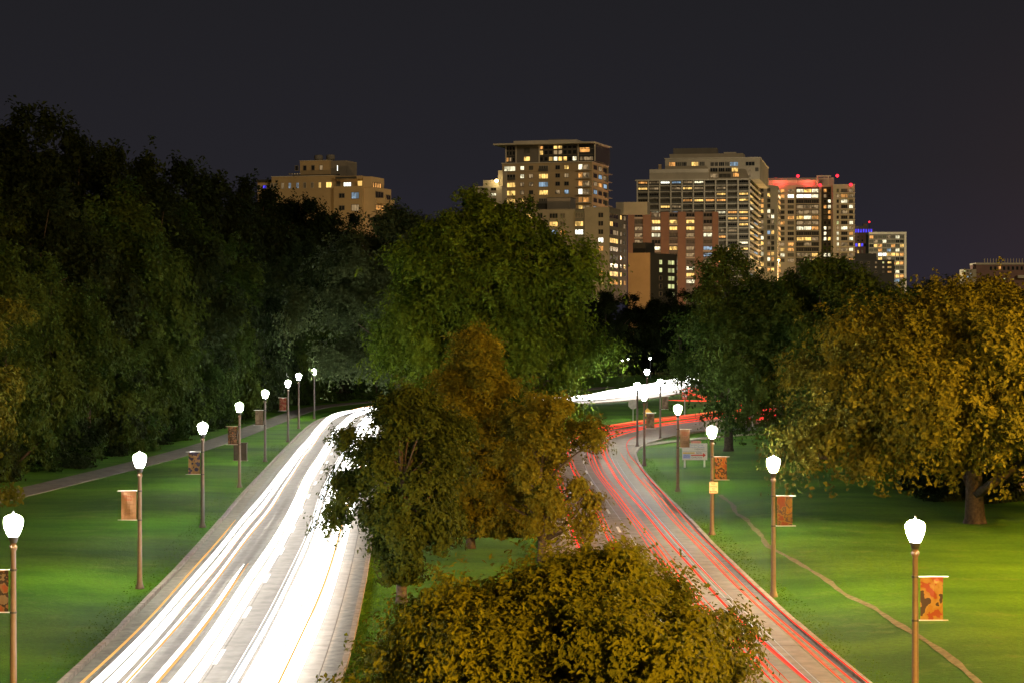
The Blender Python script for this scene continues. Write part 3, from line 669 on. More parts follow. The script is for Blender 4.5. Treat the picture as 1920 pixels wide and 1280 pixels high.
# utility box
X, Y = G(451, 864); ub = empty('utility_box', (X, Y, z_at(X, Y))); tag(ub, 'dark brown utility box on the left lawn behind a lamp pole', 'utility box'); M['ubox'] = mat('utility_brown', (.10, .07, .055), .6, .15, 3)
MB().box(-.5, .5, -.3, .3, .06, 1.35).obj('cabinet', M['ubox'], ub); MB().box(-.54, .54, -.34, .34, 1.352, 1.42).obj('lid', M['ubox'], ub); MB().box(-.56, .56, -.36, .36, -.05, .058).obj('plinth', M['gutter'], ub)
MB().box(-.46, -.01, -.315, -.302, .12, 1.28).obj('door', M['ubox'], ub); MB().box(.01, .46, -.315, -.302, .12, 1.28).obj('door', M['ubox'], ub)
# lit kiosk glimpsed behind the maple
ks = empty('kiosk', (31.4, 134, 0)); tag(ks, 'low kiosk with an orange lit hatch glimpsed right of the maple trunk', 'kiosk')
MB().box(-1.6, 1.6, 0, 2.5, 0, 2.3).obj('wall', M['kerb'], ks); MB().box(-1.9, 1.9, -.5, 2.8, 2.302, 2.42).obj('roof', M['dark'], ks)
MB().box(-.9, .9, -.05, -.004, 1.1, 1.25).obj('hatch', emis('hatch_glow', (1, .35, .08), 3), ks)

# ---------------------------------------------------------------- light streaks left by traffic
def streak(cv, off, z, rad, col, s0, s1, label, group, strength, wob=.0, ph=0, st=2.0):
    n = int((s1-s0)/st); pts = []
    for j in range(n+1):
        t = s0+(s1-s0)*j/n; x, y = cv.at(t, off+wob*math.sin(t*.035+ph)+wob*.4*math.sin(t*.11+ph)); pts.append((x, y, z+.03*math.sin(t*.21+ph*3)))
    key = 'streak_%s_%s' % (str(col), strength)
    m = bpy.data.materials.get(key) or emis(key, col, strength)
    rl = [rad*min(1, .25+j/4, .25+(n-j)/4) for j in range(n+1)]; o = MB().tube(pts, rl, 6).obj('light_streak', m, None, True); tag(o, label, 'light streak', group)
    return o
WH = (1, .97, .92); BL = (.88, .93, 1); OR = (1, .50, .14); RD = (1, .045, .035); RO = (1, .10, .05)
GW = 'white headlight streaks on the left roadway'; GR = 'red tail light streaks on the right roadway'; GJ = 'light streaks at the far junction'
E1 = 262; KW = .55
for off, z, rad, col, s0, s1, st_, lab in [
 (-2.75, .75, .035, OR, 14, 70, 1.2, 'orange streak nearest the left kerb of the white streaked road'),
 (-2.5, .62, 0.101, WH, 12, E1, 7, 'thin white streak nearest the left kerb'),
 (-2.1, .66, 0.121, WH, 12, E1, 9, 'second white streak from the left kerb'),
 (-1.72, .62, 0.068, BL, 12, E1, 5, 'thin bluish white streak left of the long orange line'),
 (-1.45, .9, .034, OR, 12, E1, 1.2, 'long thin orange streak among the white ones in the left lane'),
 (-.95, .7, 0.074, WH, 12, 50, 5, 'short white streak ending above the near lane'),
 (-.78, .74, .035, OR, 12, 50, 1.2, 'short orange streak beside a short white one in the near lane'),
 (-.42, .62, 0.149, WH, 12, E1, 12, 'broad white streak left of the dashed lane line'),
 (.02, .68, 0.135, WH, 12, E1, 11, 'broad white streak just along the dashed lane line'),
 (1.25, .62, 0.081, BL, 12, E1, 8, 'thin bluish white streak right of the dashed lane line'),
 (1.7, .66, 0.176, WH, 12, E1, 16, 'broad brightest white streak in the right hand lane'),
 (2.15, .9, 0.162, WH, 12, E1, 14, 'high broad white streak in the middle of the right hand lane'),
 (2.6, .62, 0.176, WH, 12, E1, 15, 'broad white streak in the outer part of the right hand lane'),
 (2.9, 1.0, .04, OR, 12, 120, 1.2, 'thin orange streak in the right hand lane'),
 (3.1, .66, 0.135, WH, 12, E1, 12, 'white streak nearest the right gutter of the left roadway')]:
    streak(left_rd, off, z, rad, col, s0, s1, lab, GW, st_*(KW if st_ > 2.5 else 1), .12, off)
thin = random.Random(8); wt = ['palest', 'faint', 'fine', 'hairline', 'soft', 'slight', 'wispy', 'slender']
for i, off in enumerate([-2.62, -2.28, -1.9, -.62, -.2, .35, 1.0, 1.42]):
    streak(left_rd, off, thin.uniform(.5, 1.1), thin.uniform(.014, .028), [WH, BL, OR][i % 3], thin.uniform(12, 30), thin.uniform(110, 240), '%s thin streak between the broad white ones, %s from the left' % (wt[i], words[i] if i else 'first'), GW, thin.choice([.9, 1.2, 2.4]), .1, off)
for i, off in enumerate([-2.75, -1.1, .3, .95, 1.75, 2.9]):
    streak(right_rd, off, thin.uniform(.6, 1.1), thin.uniform(.012, .024), [RD, RO][i % 2], thin.uniform(12, 40), thin.uniform(90, 200), '%s thin red streak, %s from the median side' % (wt[i], words[i] if i else 'first'), GR, thin.choice([.9, 1.3]), .1, off)
for off, z, rad, s0, s1, lab in [(-3.4, .7, .32, 278, 384, 'thick white streak on the far bend, nearest of its bundle'), (-2.1, .8, .40, 271, 366, 'thick white streak on the far bend, second of its bundle'), (-.6, .9, .45, 263, 352, 'thick white streak on the far bend, third of its bundle'), (.9, 1.0, .45, 257, 338, 'thick white streak on the far bend, middle of its bundle'), (2.3, 1.0, .40, 253, 322, 'thick white streak on the far bend, last but one of its bundle'), (3.4, .9, .32, 250, 300, 'thick white streak on the far bend, hindmost of its bundle')]:
    streak(left_rd, off, z, rad, WH, s0, s1, lab, GJ, 6, .1, off)
ER = 215
for off, z, rad, col, s0, s1, st_, lab in [
 (3.35, .85, .030, RD, 12, 150, 1.5, 'thin red streak nearest the right kerb'),
 (3.1, .75, .040, RO, 14, 100, 1.6, 'orange red streak second from the right kerb'),
 (2.75, .8, .028, RO, 12, 125, 1.5, 'orange red streak third from the right kerb'),
 (1.55, .8, .060, RO, 20, ER, 1.5, 'broad red streak in the middle of the right hand lane'),
 (1.35, 1.0, .035, RD, 12, ER, 1.6, 'thin deep red streak beside the broad one in the right hand lane'),
 (.75, .8, .055, RO, 12, ER, 1.5, 'broad red streak just right of the lane line'),
 (.5, .85, .028, RD, 12, ER, 1.6, 'thin red streak over the lane line'),
 (-1.25, .8, .060, RD, 40, ER, 1.7, 'broad red streak seen through the orange maple bough'),
 (-1.05, .95, .030, RO, 40, ER, 1.5, 'thin orange red streak beside the one behind the maple bough'),
 (-2.6, .8, .065, RD, 38, ER, 1.7, 'broad red streak nearest the grass of the median'),
 (-2.4, .9, .030, RO, 38, 190, 1.5, 'thin orange red streak near the grass of the median'),
 (2.1, .5, .012, BL, 12, 130, .9, 'hair thin white streak in the right hand lane, left of two'),
 (2.35, .5, .012, BL, 12, 120, .9, 'hair thin white streak in the right hand lane, right of two'),
 (.0, .5, .012, BL, 30, 140, .9, 'hair thin bluish streak beside the lane line'),
 (-3.2, .8, .05, OR, 158, 205, 1.4, 'short orange streak on the bend beyond the lamps'),
 (-3.9, .8, .04, RO, 150, 212, 1.4, 'red streak along the median side of the bend')]:
    streak(right_rd, off, z, rad*.72, col, s0, s1, lab, GR, st_*.8, .12, off)
def free(pts, z, rad, col, st_, lab):
    c = Curve(pts, .5); streak(c, 0, z, rad, col, 0, c.L-.6, lab, GJ, st_, 0, 0, .7)
def gz(x, y, z=.7): Y = F*(CH-z)/(y-HY); return ((x-960)*Y/F, Y)
for i, (pl, lab) in enumerate([
 ([(1310,730.5),(1294,726.5),(1277,732),(1283,737),(1312,743),(1330,752)], 'hooked orange red streak, outer of the pair below the far white bend'),
 ([(1301,733),(1292,731),(1292,735),(1310,740),(1335,746)], 'hooked orange red streak, inner of the pair below the far white bend'),
 ([(1253,749.5),(1300,751),(1350,752),(1400,758)], 'level red streak passing the no entry sign'),
 ([(1350,752),(1400,749),(1430,752)], 'red streak behind the slender tree, highest of the fan'),
 ([(1395,782),(1408,772),(1399,763),(1378,757),(1355,752)], 'curling red streak right of the slender tree'),
 ([(1425,784),(1428,771),(1418,764),(1395,757)], 'second curling red streak right of the slender tree'),
 ([(1378,783),(1410,785),(1452,787)], 'level red streak along the side road, lowest of the fan'),
 ([(1420,781),(1440,775),(1452,770)], 'short slanting red streak in the side road fan'),
 ([(1425,783.5),(1442,780),(1458,777)], 'short lower slanting red streak in the side road fan'),
 ([(1380,779),(1400,776),(1412,768),(1402,762)], 'inner curling red streak in the side road fan')]):
    free([gz(x, y) for x, y in pl], .7, .09 if i < 3 else .11, RO if i < 3 else RD, 1.3, lab)
for x, y, D, lab in [(1386, 683, 380, 'bright cluster of headlights seen right of the slender trunk'), (1367, 690, 380, 'smaller headlight glints left of the bright cluster')]:
    X = (x-960)/F*D; z = CH+(HY-y)*D/F; mb = MB()
    for k in range(3): mb.tube([(X+k*.5-.5, D+k*3, z-.3*k), (X+k*.5+.5, D+3+k*3, z+.1-.3*k)], .22, 6)
    o = mb.obj('light_streak', bpy.data.materials.get('far_glints') or emis('far_glints', WH, 25)); tag(o, lab, 'light streak', GJ)

# ---------------------------------------------------------------- the city skyline
def Z1(x, y): return (860+x/3.31, 240+y/3.31)
def Z2(x, y): return (1160+x/3.31, 250+y/3.31)
def Z3(x, y): return (480+x/7.385, 270+y/7.385)
def lit_pane(name, col, s, dark=.25, scale=2.2):
    """a lit room behind glass: uneven curtains and furniture in the light it gives off"""
    m = bpy.data.materials.new(name); m.use_nodes = True; n = m.node_tree; b = n.nodes['Principled BSDF']
    b.inputs['Base Color'].default_value = (.05, .05, .05, 1); b.inputs['Roughness'].default_value = .2
    t = n.nodes.new('ShaderNodeTexCoord'); oi = n.nodes.new('ShaderNodeObjectInfo'); ad = n.nodes.new('ShaderNodeVectorMath'); ad.operation = 'ADD'
    sc_ = n.nodes.new('ShaderNodeVectorMath'); sc_.operation = 'SCALE'; sc_.inputs[3].default_value = 60
    cb = n.nodes.new('ShaderNodeCombineXYZ')
    for q in range(3): n.links.new(oi.outputs['Random'], cb.inputs[q])
    n.links.new(cb.outputs[0], sc_.inputs[0]); n.links.new(t.outputs['Object'], ad.inputs[0]); n.links.new(sc_.outputs[0], ad.inputs[1])
    mp = n.nodes.new('ShaderNodeMapping'); mp.inputs['Scale'].default_value = (1, 1, .6); n.links.new(ad.outputs[0], mp.inputs[0])
    v = n.nodes.new('ShaderNodeTexVoronoi'); v.inputs['Scale'].default_value = scale*.45; n.links.new(mp.outputs[0], v.inputs[0])
    sp_ = n.nodes.new('ShaderNodeSeparateColor'); n.links.new(v.outputs['Color'], sp_.inputs[0])
    mr = n.nodes.new('ShaderNodeMapRange'); mr.inputs[3].default_value = dark; mr.inputs[4].default_value = 1.25; n.links.new(sp_.outputs[0], mr.inputs[0])
    ml = n.nodes.new('ShaderNodeMath'); ml.operation = 'MULTIPLY'; ml.inputs[1].default_value = s; n.links.new(mr.outputs[0], ml.inputs[0])
    b.inputs['Emission Color'].default_value = (*col, 1); n.links.new(ml.outputs[0], b.inputs['Emission Strength']); return m
PN = {'y': lit_pane('pane_warm', (1, .60, .16), 1.5), 'o': lit_pane('pane_orange', (1, .44, .11), 1.1), 'w': lit_pane('pane_white', (1, .90, .58), 1.5),
      'd': lit_pane('pane_dim', (1, .68, .34), .34, .1), 'b': lit_pane('pane_bluish', (.5, .75, 1), .55), 'W': lit_pane('pane_bright', (1, .97, .8), 2.4, .7),
      'g': lit_pane('pane_greenish', (.9, .95, .4), .8, .4), 'u': lit_pane('pane_blue', (.08, .06, 1), 1.2, .5),
      '.': mat('pane_dark', (.02, .024, .026), .12, spec=.6), ',': mat('pane_curtained', (.10, .10, .085), .5, .4, .8)}
def facade(name, col, var=.12): return mat(name, col, .85, var, .12, .15)
FC = {'cream': facade('cream_stone', (.40, .31, .18)), 'tan': facade('tan_brick', (.50, .39, .24)), 'grey': facade('grey_stone', (.22, .21, .17)), 'greyd': facade('grey_green_panel', (.12, .125, .11)),
      'brick': facade('red_brick', (.26, .16, .11)), 'white': facade('white_concrete', (.60, .56, .47)), 'pale': facade('pale_concrete', (.46, .42, .34)), 'glass': mat('curtain_glass', (.055, .06, .062), .15, .3, .15, spec=.6),
      'dark': facade('dark_panel', (.05, .05, .045)), 'slate': facade('slate_grey', (.20, .19, .17)), 'frame': mat('window_frame', (.20, .18, .14), .6), 'framew': mat('window_frame_white', (.45, .42, .36), .6), 'rail': mat('balcony_glass', (.10, .10, .09), .3, spec=.6),
      'pink': facade('pinkish_stone', (.24, .15, .14)), 'warmb': facade('warm_blank_brick', (.40, .27, .15))}
WC = {}
def wmesh(w_, h_, n, fr):
    k = (round(w_, 1), round(h_, 1), n, fr)
    if k not in WC:
        w_, h_ = max(k[0], .3), max(k[1], .3); mb = MB(); t = .12
        mb.box(-w_/2, w_/2, -.14, 0, -h_/2, -h_/2+t); mb.box(-w_/2, w_/2, -.14, 0, h_/2-t, h_/2)
        mb.box(-w_/2, -w_/2+t, -.13, 0, -h_/2+t, h_/2-t); mb.box(w_/2-t, w_/2, -.13, 0, -h_/2+t, h_/2-t)
        for q in range(1, n):
            x = -w_/2+w_*q/n; mb.box(x-.05, x+.05, -.11, 0, -h_/2+t, h_/2-t)
        mb.quad((-w_/2+t, -.05, -h_/2+t), (w_/2-t, -.05, -h_/2+t), (w_/2-t, -.05, h_/2-t), (-w_/2+t, -.05, h_/2-t), 1)
        WC[k] = mb.mesh('window', [FC[fr], PN['.']])
    return WC[k]
class Bld:
    def __init__(s, label, D, xc, th, cat='building', name='apartment_building', group='buildings of the city skyline'):
        s.D = D; s.Cx = (xc-960)/F*D; s.c = math.cos(R_(th)); s.sn = math.sin(R_(th)); s.xc = xc
        s.z0 = z_at(s.Cx, D)-.5; s.root = empty(name, (s.Cx, D, s.z0), -R_(th)); tag(s.root, label, cat, group); s.r = random.Random(int(D+xc))
    def fx(s, px, y=0.0): q = (px-960)/F; return (q*(s.D+y*s.c)-s.Cx-y*s.sn)/(s.c+q*s.sn)
    def sy(s, px): q = (px-960)/F; return (q*s.D-s.Cx)/(s.sn-q*s.c)
    def z(s, py, d=0): return CH+(HY-py)*(s.D+d)/F-s.z0
    def box(s, nm, x0, x1, y0, y1, z0, z1, m): return MB().box(x0, x1, y0, y1, z0, z1).obj(nm, FC[m] if isinstance(m, str) else m, s.root)
    def fbox(s, nm, px0, px1, pt, pb, y0, y1, m):
        return s.box(nm, s.fx(px0), s.fx(px1) if px1 is not None else 0, y0, y1, s.z(pb) if pb is not None else 0, s.z(pt), m)
    def win(s, px0, px1, py0, py1, k, n=2, fr='frame', y=0.0, side=False, x=0.0, nm='window'):
        if k in '.,' and s.r.random() < .17: k = s.r.choice('ddyow')
        if side:
            a, b = s.sy(px0), s.sy(px1); o = link(nm, wmesh(abs(b-a), abs(s.z(py0)-s.z(py1)), n, fr), s.root, (x+.002, (a+b)/2, (s.z(py0)+s.z(py1))/2)); o.rotation_euler = (0, 0, R_(90))
        else:
            a, b = s.fx(px0, y), s.fx(px1, y); o = link(nm, wmesh(abs(b-a), abs(s.z(py0)-s.z(py1)), n, fr), s.root, ((a+b)/2, y-.002, (s.z(py0)+s.z(py1))/2))
        o.material_slots[1].link = 'OBJECT'; o.material_slots[1].material = PN[k]; return o
    def grid(s, cols, rows, h, pat, fr='frame', y=0.0, side=False, n=2, x=0.0):
        """cols: (px0, px1); rows: top px; pat: string of choices (random) or list of row strings"""
        for j, py in enumerate(rows):
            for i, (a, b) in enumerate(cols):
                k = pat[j][i] if isinstance(pat, list) and j < len(pat) and i < len(pat[j]) else s.r.choice(pat if isinstance(pat, str) else '..,,dy')
                if k == ' ': continue
                s.win(a, b, py, py+h, k, n, fr, y, side, x)
def zc(tf, cols): return [(tf(a, 0)[0], tf(b, 0)[0]) for a, b in cols]
def zr(tf, rows): return [tf(0, r)[1] for r in rows]

# left cream block on the bluff
b = Bld('cream stone apartment block with a lit penthouse window standing above the bluff', 600, 679, 18)
X3 = lambda v: Z3(v, 0)[0]; Y3 = lambda v: Z3(0, v)[1]
b.fbox('wall', X3(185), X3(1072), Y3(428), 470, 1.5, 16, 'cream'); b.box('cornice', b.fx(X3(182)), b.fx(X3(1075)), 1.3, 16.1, b.z(Y3(428))+.003, b.z(Y3(420)), 'white')
b.fbox('wall', X3(1076), None, Y3(582), 470, 0, 14, 'cream')
b.fbox('penthouse_wall', X3(530), X3(940), Y3(205), Y3(426), 4, 12, 'cream'); b.fbox('penthouse_roof', X3(525), X3(946), Y3(198), Y3(204), 3.8, 12.2, 'white')
b.fbox('stair_tower', X3(944), X3(1155), Y3(205), Y3(426), 5, 13, 'slate')
for k in range(4): b.win(X3(540+113*k), X3(590+113*k), Y3(265), Y3(340), '.', 1, y=4)
b.win(X3(1118), X3(1142), Y3(265), Y3(355), 'W', 1, y=5)
for x in (712, 880):
    cx_ = b.fx(X3(x)); MB().lathe([(1.0, 0), (1.25, .3), (1.25, 1.3), (.9, 1.55), (.3, 1.6)], 14, cx_, 8).obj('roof_tank', FC['slate'], b.root, True).location.z = b.z(Y3(198))+.3
for k, p in zip(range(9), '.,dbb.,yy'):
    xs_ = [200, 250, 350, 450, 555, 655, 760, 865, 968][k]; b.win(X3(xs_), X3(xs_+(42 if k < 8 else 88)), Y3(512), Y3(596), p if p != 'b' else 'b', 2, 'framew', y=1.5)
for k in range(5): b.win(X3(455+k*36), X3(480+k*36), Y3(372), Y3(392), 'd', 1, y=3.9)
b.fbox('parapet', X3(450), X3(1100), Y3(400), Y3(418), 3.0, 3.4, 'dark')
b.box('recess_wall', b.fx(X3(1076)), 0, 2.2, 13, b.z(Y3(582)), b.z(Y3(484)), 'tan')
b.box('roof', b.fx(X3(1076)), -.2, .2, 13.8, b.z(Y3(482)), b.z(Y3(440)), 'cream'); b.box('canopy', b.fx(X3(1100)), b.fx(X3(1390)), -.1, .19, b.z(Y3(478)), b.z(Y3(452)), 'dark')
b.win(X3(1212), X3(1322), Y3(518), Y3(584), 'W', 3, y=2.2); b.win(X3(1120), X3(1170), Y3(500), Y3(580), ',', 1, y=2.2)
b.win(X3(1405), X3(1476), Y3(505), Y3(584), 'y', 1, y=1.0)
for yy, kk in ((668, 'b'), (838, 'd'), (1000, '.')): b.win(X3(1322), X3(1430), Y3(yy), Y3(yy+92), kk, 3)
for yy, kk in ((838, '.'), (668, '.')): b.win(X3(1150), X3(1230), Y3(yy+10), Y3(yy+80), kk, 2)
ylim = b.sy(712)
b.box('wall', .004, 3.5, 1.2, ylim, 0, b.z(Y3(600)), 'tan'); b.box('attic_wall', -.1, 2.4, 1.0, ylim*.8, b.z(Y3(598)), b.z(Y3(452)), 'tan')
for k in range(4): b.win(X3(1503+31*k), X3(1525+31*k), Y3(528), Y3(622), 'o', 1, side=True, x=2.4)
for j, yy in enumerate((750, 920, 1080)):
    MB().lathe([(2.2, 0), (2.3, .3), (2.3, 1.5), (2.2, 1.52)], 18, 3.2, ylim*.35).obj('balcony', FC['cream'], b.root).location.z = b.z(Y3(yy+70))
    MB().lathe([(2.0, 0), (2.05, .3), (2.05, 1.5), (2.0, 1.52)], 18, 3.4, ylim*.8).obj('balcony', FC['cream'], b.root).location.z = b.z(Y3(yy+80))
    b.win(X3(1490), X3(1600), Y3(yy-80 if j else yy-95), Y3(yy-5), '.' if j != 1 else ',', 3, side=True, x=3.52)
    b.win(X3(1640), X3(1700), Y3(yy-70), Y3(yy+10), '.' if j != 1 else 'o', 2, side=True, x=3.52)
b.fbox('low_wing', X3(-60), X3(183), Y3(488), 470, 4, 12, 'tan'); b.fbox('low_wing_roof', X3(-60), X3(183), Y3(455), Y3(486), 3.2, 12.2, 'dark')
b.win(X3(95), X3(150), Y3(530), Y3(580), 'u', 1, y=4)

# tall tan tower with the flying roof
b = Bld('tall tan tower with a glazed two storey penthouse under a thin flying roof', 800, Z1(828, 0)[0], 16)
T = lambda v: Z1(v, 0)[0]; U = lambda v: Z1(0, v)[1]
yd = b.sy(T(930))
b.fbox('wall', T(270), None, U(212), U(700), 0, yd, 'tan'); b.fbox('cornice', T(266), T(832), U(207), U(213), -.35, yd, 'white')
b.fbox('penthouse_wall', T(292), T(845), U(100), U(205), 1.2, yd-2, 'glass'); b.fbox('penthouse_panel', T(356), T(494), U(98), U(204), .9, 1.19, 'slate')
b.fbox('roof', T(225), T(852), U(97), U(88), -2.6, yd*.85, 'white'); b.fbox('roof', T(345), T(738), U(72), U(86), -1.0, yd-3, 'white'); b.fbox('plant_room', T(540), T(650), U(60), U(71), 4, yd-5, 'slate')
for k in range(3): b.fbox('roof_edge', T(842+k*10), T(851+k*10), U(89+k*2), U(95+k*1.2), 2+4*k, yd*.8, 'white')
for xx in (290, 352, 496, 738, 842): b.fbox('pier', T(xx-3), T(xx+4), U(99), U(206), .6, .89, 'white')
for r_ in (128, 163): b.fbox('transom', T(292), T(845), U(r_-1.5), U(r_+1.5), 1.0, 1.19, 'frame')
for j, py in enumerate((104, 132, 172)):
    for i in range(8):
        x0 = 500+i*29.5; k = {(1, 3): 'd', (1, 4): 'd', (2, 2): 'y', (2, 3): 'w', (2, 4): 'y', (2, 5): 'y', (2, 7): 'w', (0, 3): 'y', (0, 4): 'y'}.get((j, i), '.')
        b.win(T(x0), T(x0+26), U(py), U(py+(22 if j == 0 else 28)), k, 1, y=1.17)
    for i in range(3): b.win(T(296+i*19), T(312+i*19), U(py), U(py+26), '.', 1, y=1.17)
b.win(T(750), T(815), U(118), U(150), 'o', 1, y=1.17); b.win(T(752), T(835), U(176), U(200), 'd', 4, y=1.17); b.win(T(404), T(444), U(112), U(148), ',', 1, y=.89); b.win(T(404), T(444), U(168), U(198), ',', 1, y=.89)
rows = [228, 279, 330, 381, 432, 483]
pats = ['WwdW..,', 'd..dy.', 'y', '']
P1 = [['w', 'w', ',', ',', ',', ','], [',', '.', '.', 'y', '.', '.'], ['y', 'd', '.', 'b', ',', ','], [',', 'd', '.', ',', '.', 'b'], ['y', 'y', '.', '.', '.', '.'], ['w', 'd', '.', '.', '.', '.']]
P1 = [[{',': b.r.choice(',.dy'), '.': b.r.choice('..,d')}.get(q, q) for q in r_] for r_ in P1]
cl = [(282, 353), (382, 408), (436, 463), (497, 556), (601, 629), (656, 684)]
for j, ry in enumerate(rows):
    for (x0, x1), k in zip(cl, P1[j]):
        bay = x1-x0 > 50; b.win(T(x0), T(x1), U(ry), U(ry+(32 if bay else 27)), k, 4 if bay else 2, 'framew' if bay else 'frame')
        if bay and k in ',.': b.fbox('balcony_rail', T(x0), T(x1), U(ry+20), U(ry+36), -.5, -.4, 'rail')
    kk = ['w', 'o', 'o', 'W', 'o', '.'][j]; b.win(T(742), T(770), U(ry-4), U(ry+30), kk, 1, 'framew'); b.win(T(772), T(812), U(ry-2), U(ry+30), 'd' if j != 4 else 'o', 2, 'framew')
    b.fbox('balcony', T(738), T(826), U(ry+32), U(ry+36), -1.2, -.01, 'white')
    for q, x0 in enumerate((836, 866, 896)): b.win(T(x0), T(x0+22), U(ry), U(ry+28), b.r.choice(['.', '.', ',', 'd', 'b']), 1, side=True)
    b.box('balcony', .01, 1.2, yd*.75, yd+1.5, b.z(U(ry+36)), b.z(U(ry+31)), 'slate')
b.fbox('band', T(268), T(828), U(263), U(266), -.08, -.01, 'cream')
# pale stepped wing
b = Bld('pale stepped block at the foot of the tan tower with a bright terrace lamp', 790, T(268), 8)
b.fbox('wall', T(100), None, U(362), U(700), 0, 14, 'white'); b.fbox('upper_wall', T(148), T(245), U(322), U(361), 1.5, 14, 'pale'); b.fbox('upper_wall', T(238), None, U(262), U(361), 2.5, 14, 'pale')
for j in range(5):
    for i, x0 in enumerate((104, 142, 200)): b.win(T(x0), T(x0+(14 if i == 0 else 34)), U(372+j*33), U(390+j*33), '.' if (i, j) != (2, 3) else 'y', 2)
lo = MB().lathe([(.1, -.5), (.5, -.2), (.55, .2), (.2, .5)], 12).obj('terrace_lamp', emis('terrace_lamp_glow', (1, .72, .30), 60), b.root, True); lo.location = (b.fx(T(237)), -.8, b.z(U(330)))

# front grey block
b = Bld('broad grey apartment block with lit windows right behind the tall median tree', 745, Z1(935, 0)[0], 14)
yd = b.sy(T(1045))
b.fbox('wall', T(780), None, U(490), U(1080), 0, yd, 'grey'); b.fbox('wall', T(472), T(779), U(503), U(1080), 1.0, 20, 'grey'); b.fbox('wall', T(-30), T(471), U(510), U(1080), 2.2, 20, 'grey')
b.fbox('parapet', T(472), T(935), U(499), U(502), .9, 20, 'slate'); b.fbox('bay', T(722), T(777), U(506), U(1080), .2, .99, 'greyd')
b.fbox('plant_room', T(525), T(670), U(425), U(500), 6, 15, 'slate'); b.fbox('plant_room_lid', T(522), T(673), U(420), U(424), 5.8, 15.2, 'greyd'); b.fbox('cooling_tower', T(452), T(518), U(458), U(500), 7, 13, 'dark')
b.fbox('plant_room', T(905), T(1105), U(442), U(520), 20.5, 26, 'pale')
rows = [525+51.8*k for k in range(9)]
cl = [(345, 376), (418, 468), (488, 523), (563, 616), (630, 661), (722, 774), (866, 899), (936, 990)]
PP = ['.y..,,..', ',yoy,y..', '..,b.W..', ',,,y,,Wy', '.bdw,,od', '.y,yd,,,', '.,,dyy,d', '.,.y..oy', '....yo.o']
for j, ry in enumerate(rows):
    for i, (x0, x1) in enumerate(cl):
        y_ = 2.2 if i < 2 else (1.0 if i < 5 else (.2 if i == 5 else 0))
        k = PP[j][i]
        if i == 7: k = {0: '.', 1: '.', 2: '.', 3: 'y', 4: 'd', 5: ',', 6: 'd', 7: 'y', 8: 'o'}[j]; b.win(T(936), T(955), U(ry), U(ry+32), k, 1, side=True); b.win(T(957), T(988), U(ry), U(ry+32), k, 2, side=True); b.win(T(1000), T(1010), U(ry), U(ry+30), b.r.choice('.,y'), 1, side=True); b.win(T(1022), T(1034), U(ry), U(ry+30), b.r.choice('.,,b'), 1, side=True)
        else: b.win(T(x0), T(x1), U(ry), U(ry+32), k, 3 if x1-x0 > 45 else 2, y=y_)
    for x0, k in ((60, 'd'), (150, ','), (205, '.'), (275, 'd')): b.win(T(x0-22), T(x0+16), U(ry+2), U(ry+30), b.r.choice([k, 'y', ',']), 2, y=2.2)

# brick tower and the white grid slab behind it
b = Bld('red brick apartment block with stacked balconies below the white grid slab', 900, Z1(1612, 0)[0], 6)
b.fbox('wall', T(1050), None, U(521), U(1100), .9, 16, 'slate')
for x0, x1 in ((1050, 1090), (1143, 1195), (1254, 1305), (1360, 1409), (1466, 1516), (1575, 1612)): b.fbox('brick_pier', T(x0), T(x1), U(520), U(1100), 0, 1.2, 'brick')
rows = [528+41.3*k for k in range(11)]
bays = [(1090, 1143), (1195, 1254), (1305, 1360), (1409, 1466), (1516, 1575)]
PB = ['.....', ',y.,.', 'dwyyd', '.,,,w', ',.,,,', 'bw,db', '.d,.b', ' yw,d', ' .ww,', ' ,oyo', ' oy,,']
for j, ry in enumerate(rows):
    for i, (x0, x1) in enumerate(bays):
        k = PB[j][i]
        if k != ' ': b.win(T(x0+3), T(x1-2), U(ry), U(ry+23), k, 3, y=.9)
        b.fbox('balcony', T(x0), T(x1), U(ry+24), U(ry+34), .1, .3, 'slate' if (i+j) % 3 else 'pale')
b = Bld('broad white slab of gridded balconies stepping up to a pale penthouse', 1000, Z1(1800, 0)[0], 10)
yd = b.sy(T(1862))
b.fbox('wall', T(1105), None, U(322), U(1000), 1.4, yd, 'slate'); b.fbox('roof', T(1095), T(1803), U(315), U(322), -.3, yd, 'white')
nr = 17
for j in range(nr): b.fbox('floor_slab', T(1105), T(1803), U(352+j*38), U(356+j*38), 0, 1.39, 'white')
for i in range(11): b.fbox('column', T(1105+i*69.5), T(1112+i*69.5), U(323), U(1000), -.25, -.01, 'white')
GP = ['.,Wb,w.,,.', 'yd,dy.,d,.', '..,,,.,y,y', '.,,,oyoo,y', ',,yd,,.,,.', 'y,bb,.,woy', '........y.', '.......,.y']
for j in range(nr):
    for i in range(10):
        if j > 6 and i < 7: continue
        k = GP[j][i] if j < 8 else b.r.choice('..,,dyo')
        x0 = 1105+i*69.5; b.win(T(x0+10), T(x0+66), U(325+j*38+(0 if j else 1)), U(350+j*38), k, 4, y=1.4)
        b.fbox('balcony_rail', T(x0+8), T(x0+69), U(339+j*38), U(351.5+j*38), .05, .12, 'rail')
    for q in range(2):
        b.win(T(1808+q*26), T(1830+q*26), U(330+j*38), U(350+j*38), b.r.choice('..,dyb'), 2, side=True)
    b.box('balcony', .01, 1.6, yd*.1, yd*.95, b.z(U(356+j*38)), b.z(U(352+j*38)), 'white')
b.fbox('blank_wall', T(1180), T(1547), U(248), U(314), 3, 12, 'white'); b.fbox('penthouse_wall', T(1275), T(1865), U(182), U(314), 4.5, yd, 'pale'); b.fbox('penthouse_roof', T(1270), T(1870), U(178), U(182), 4.0, yd, 'white')
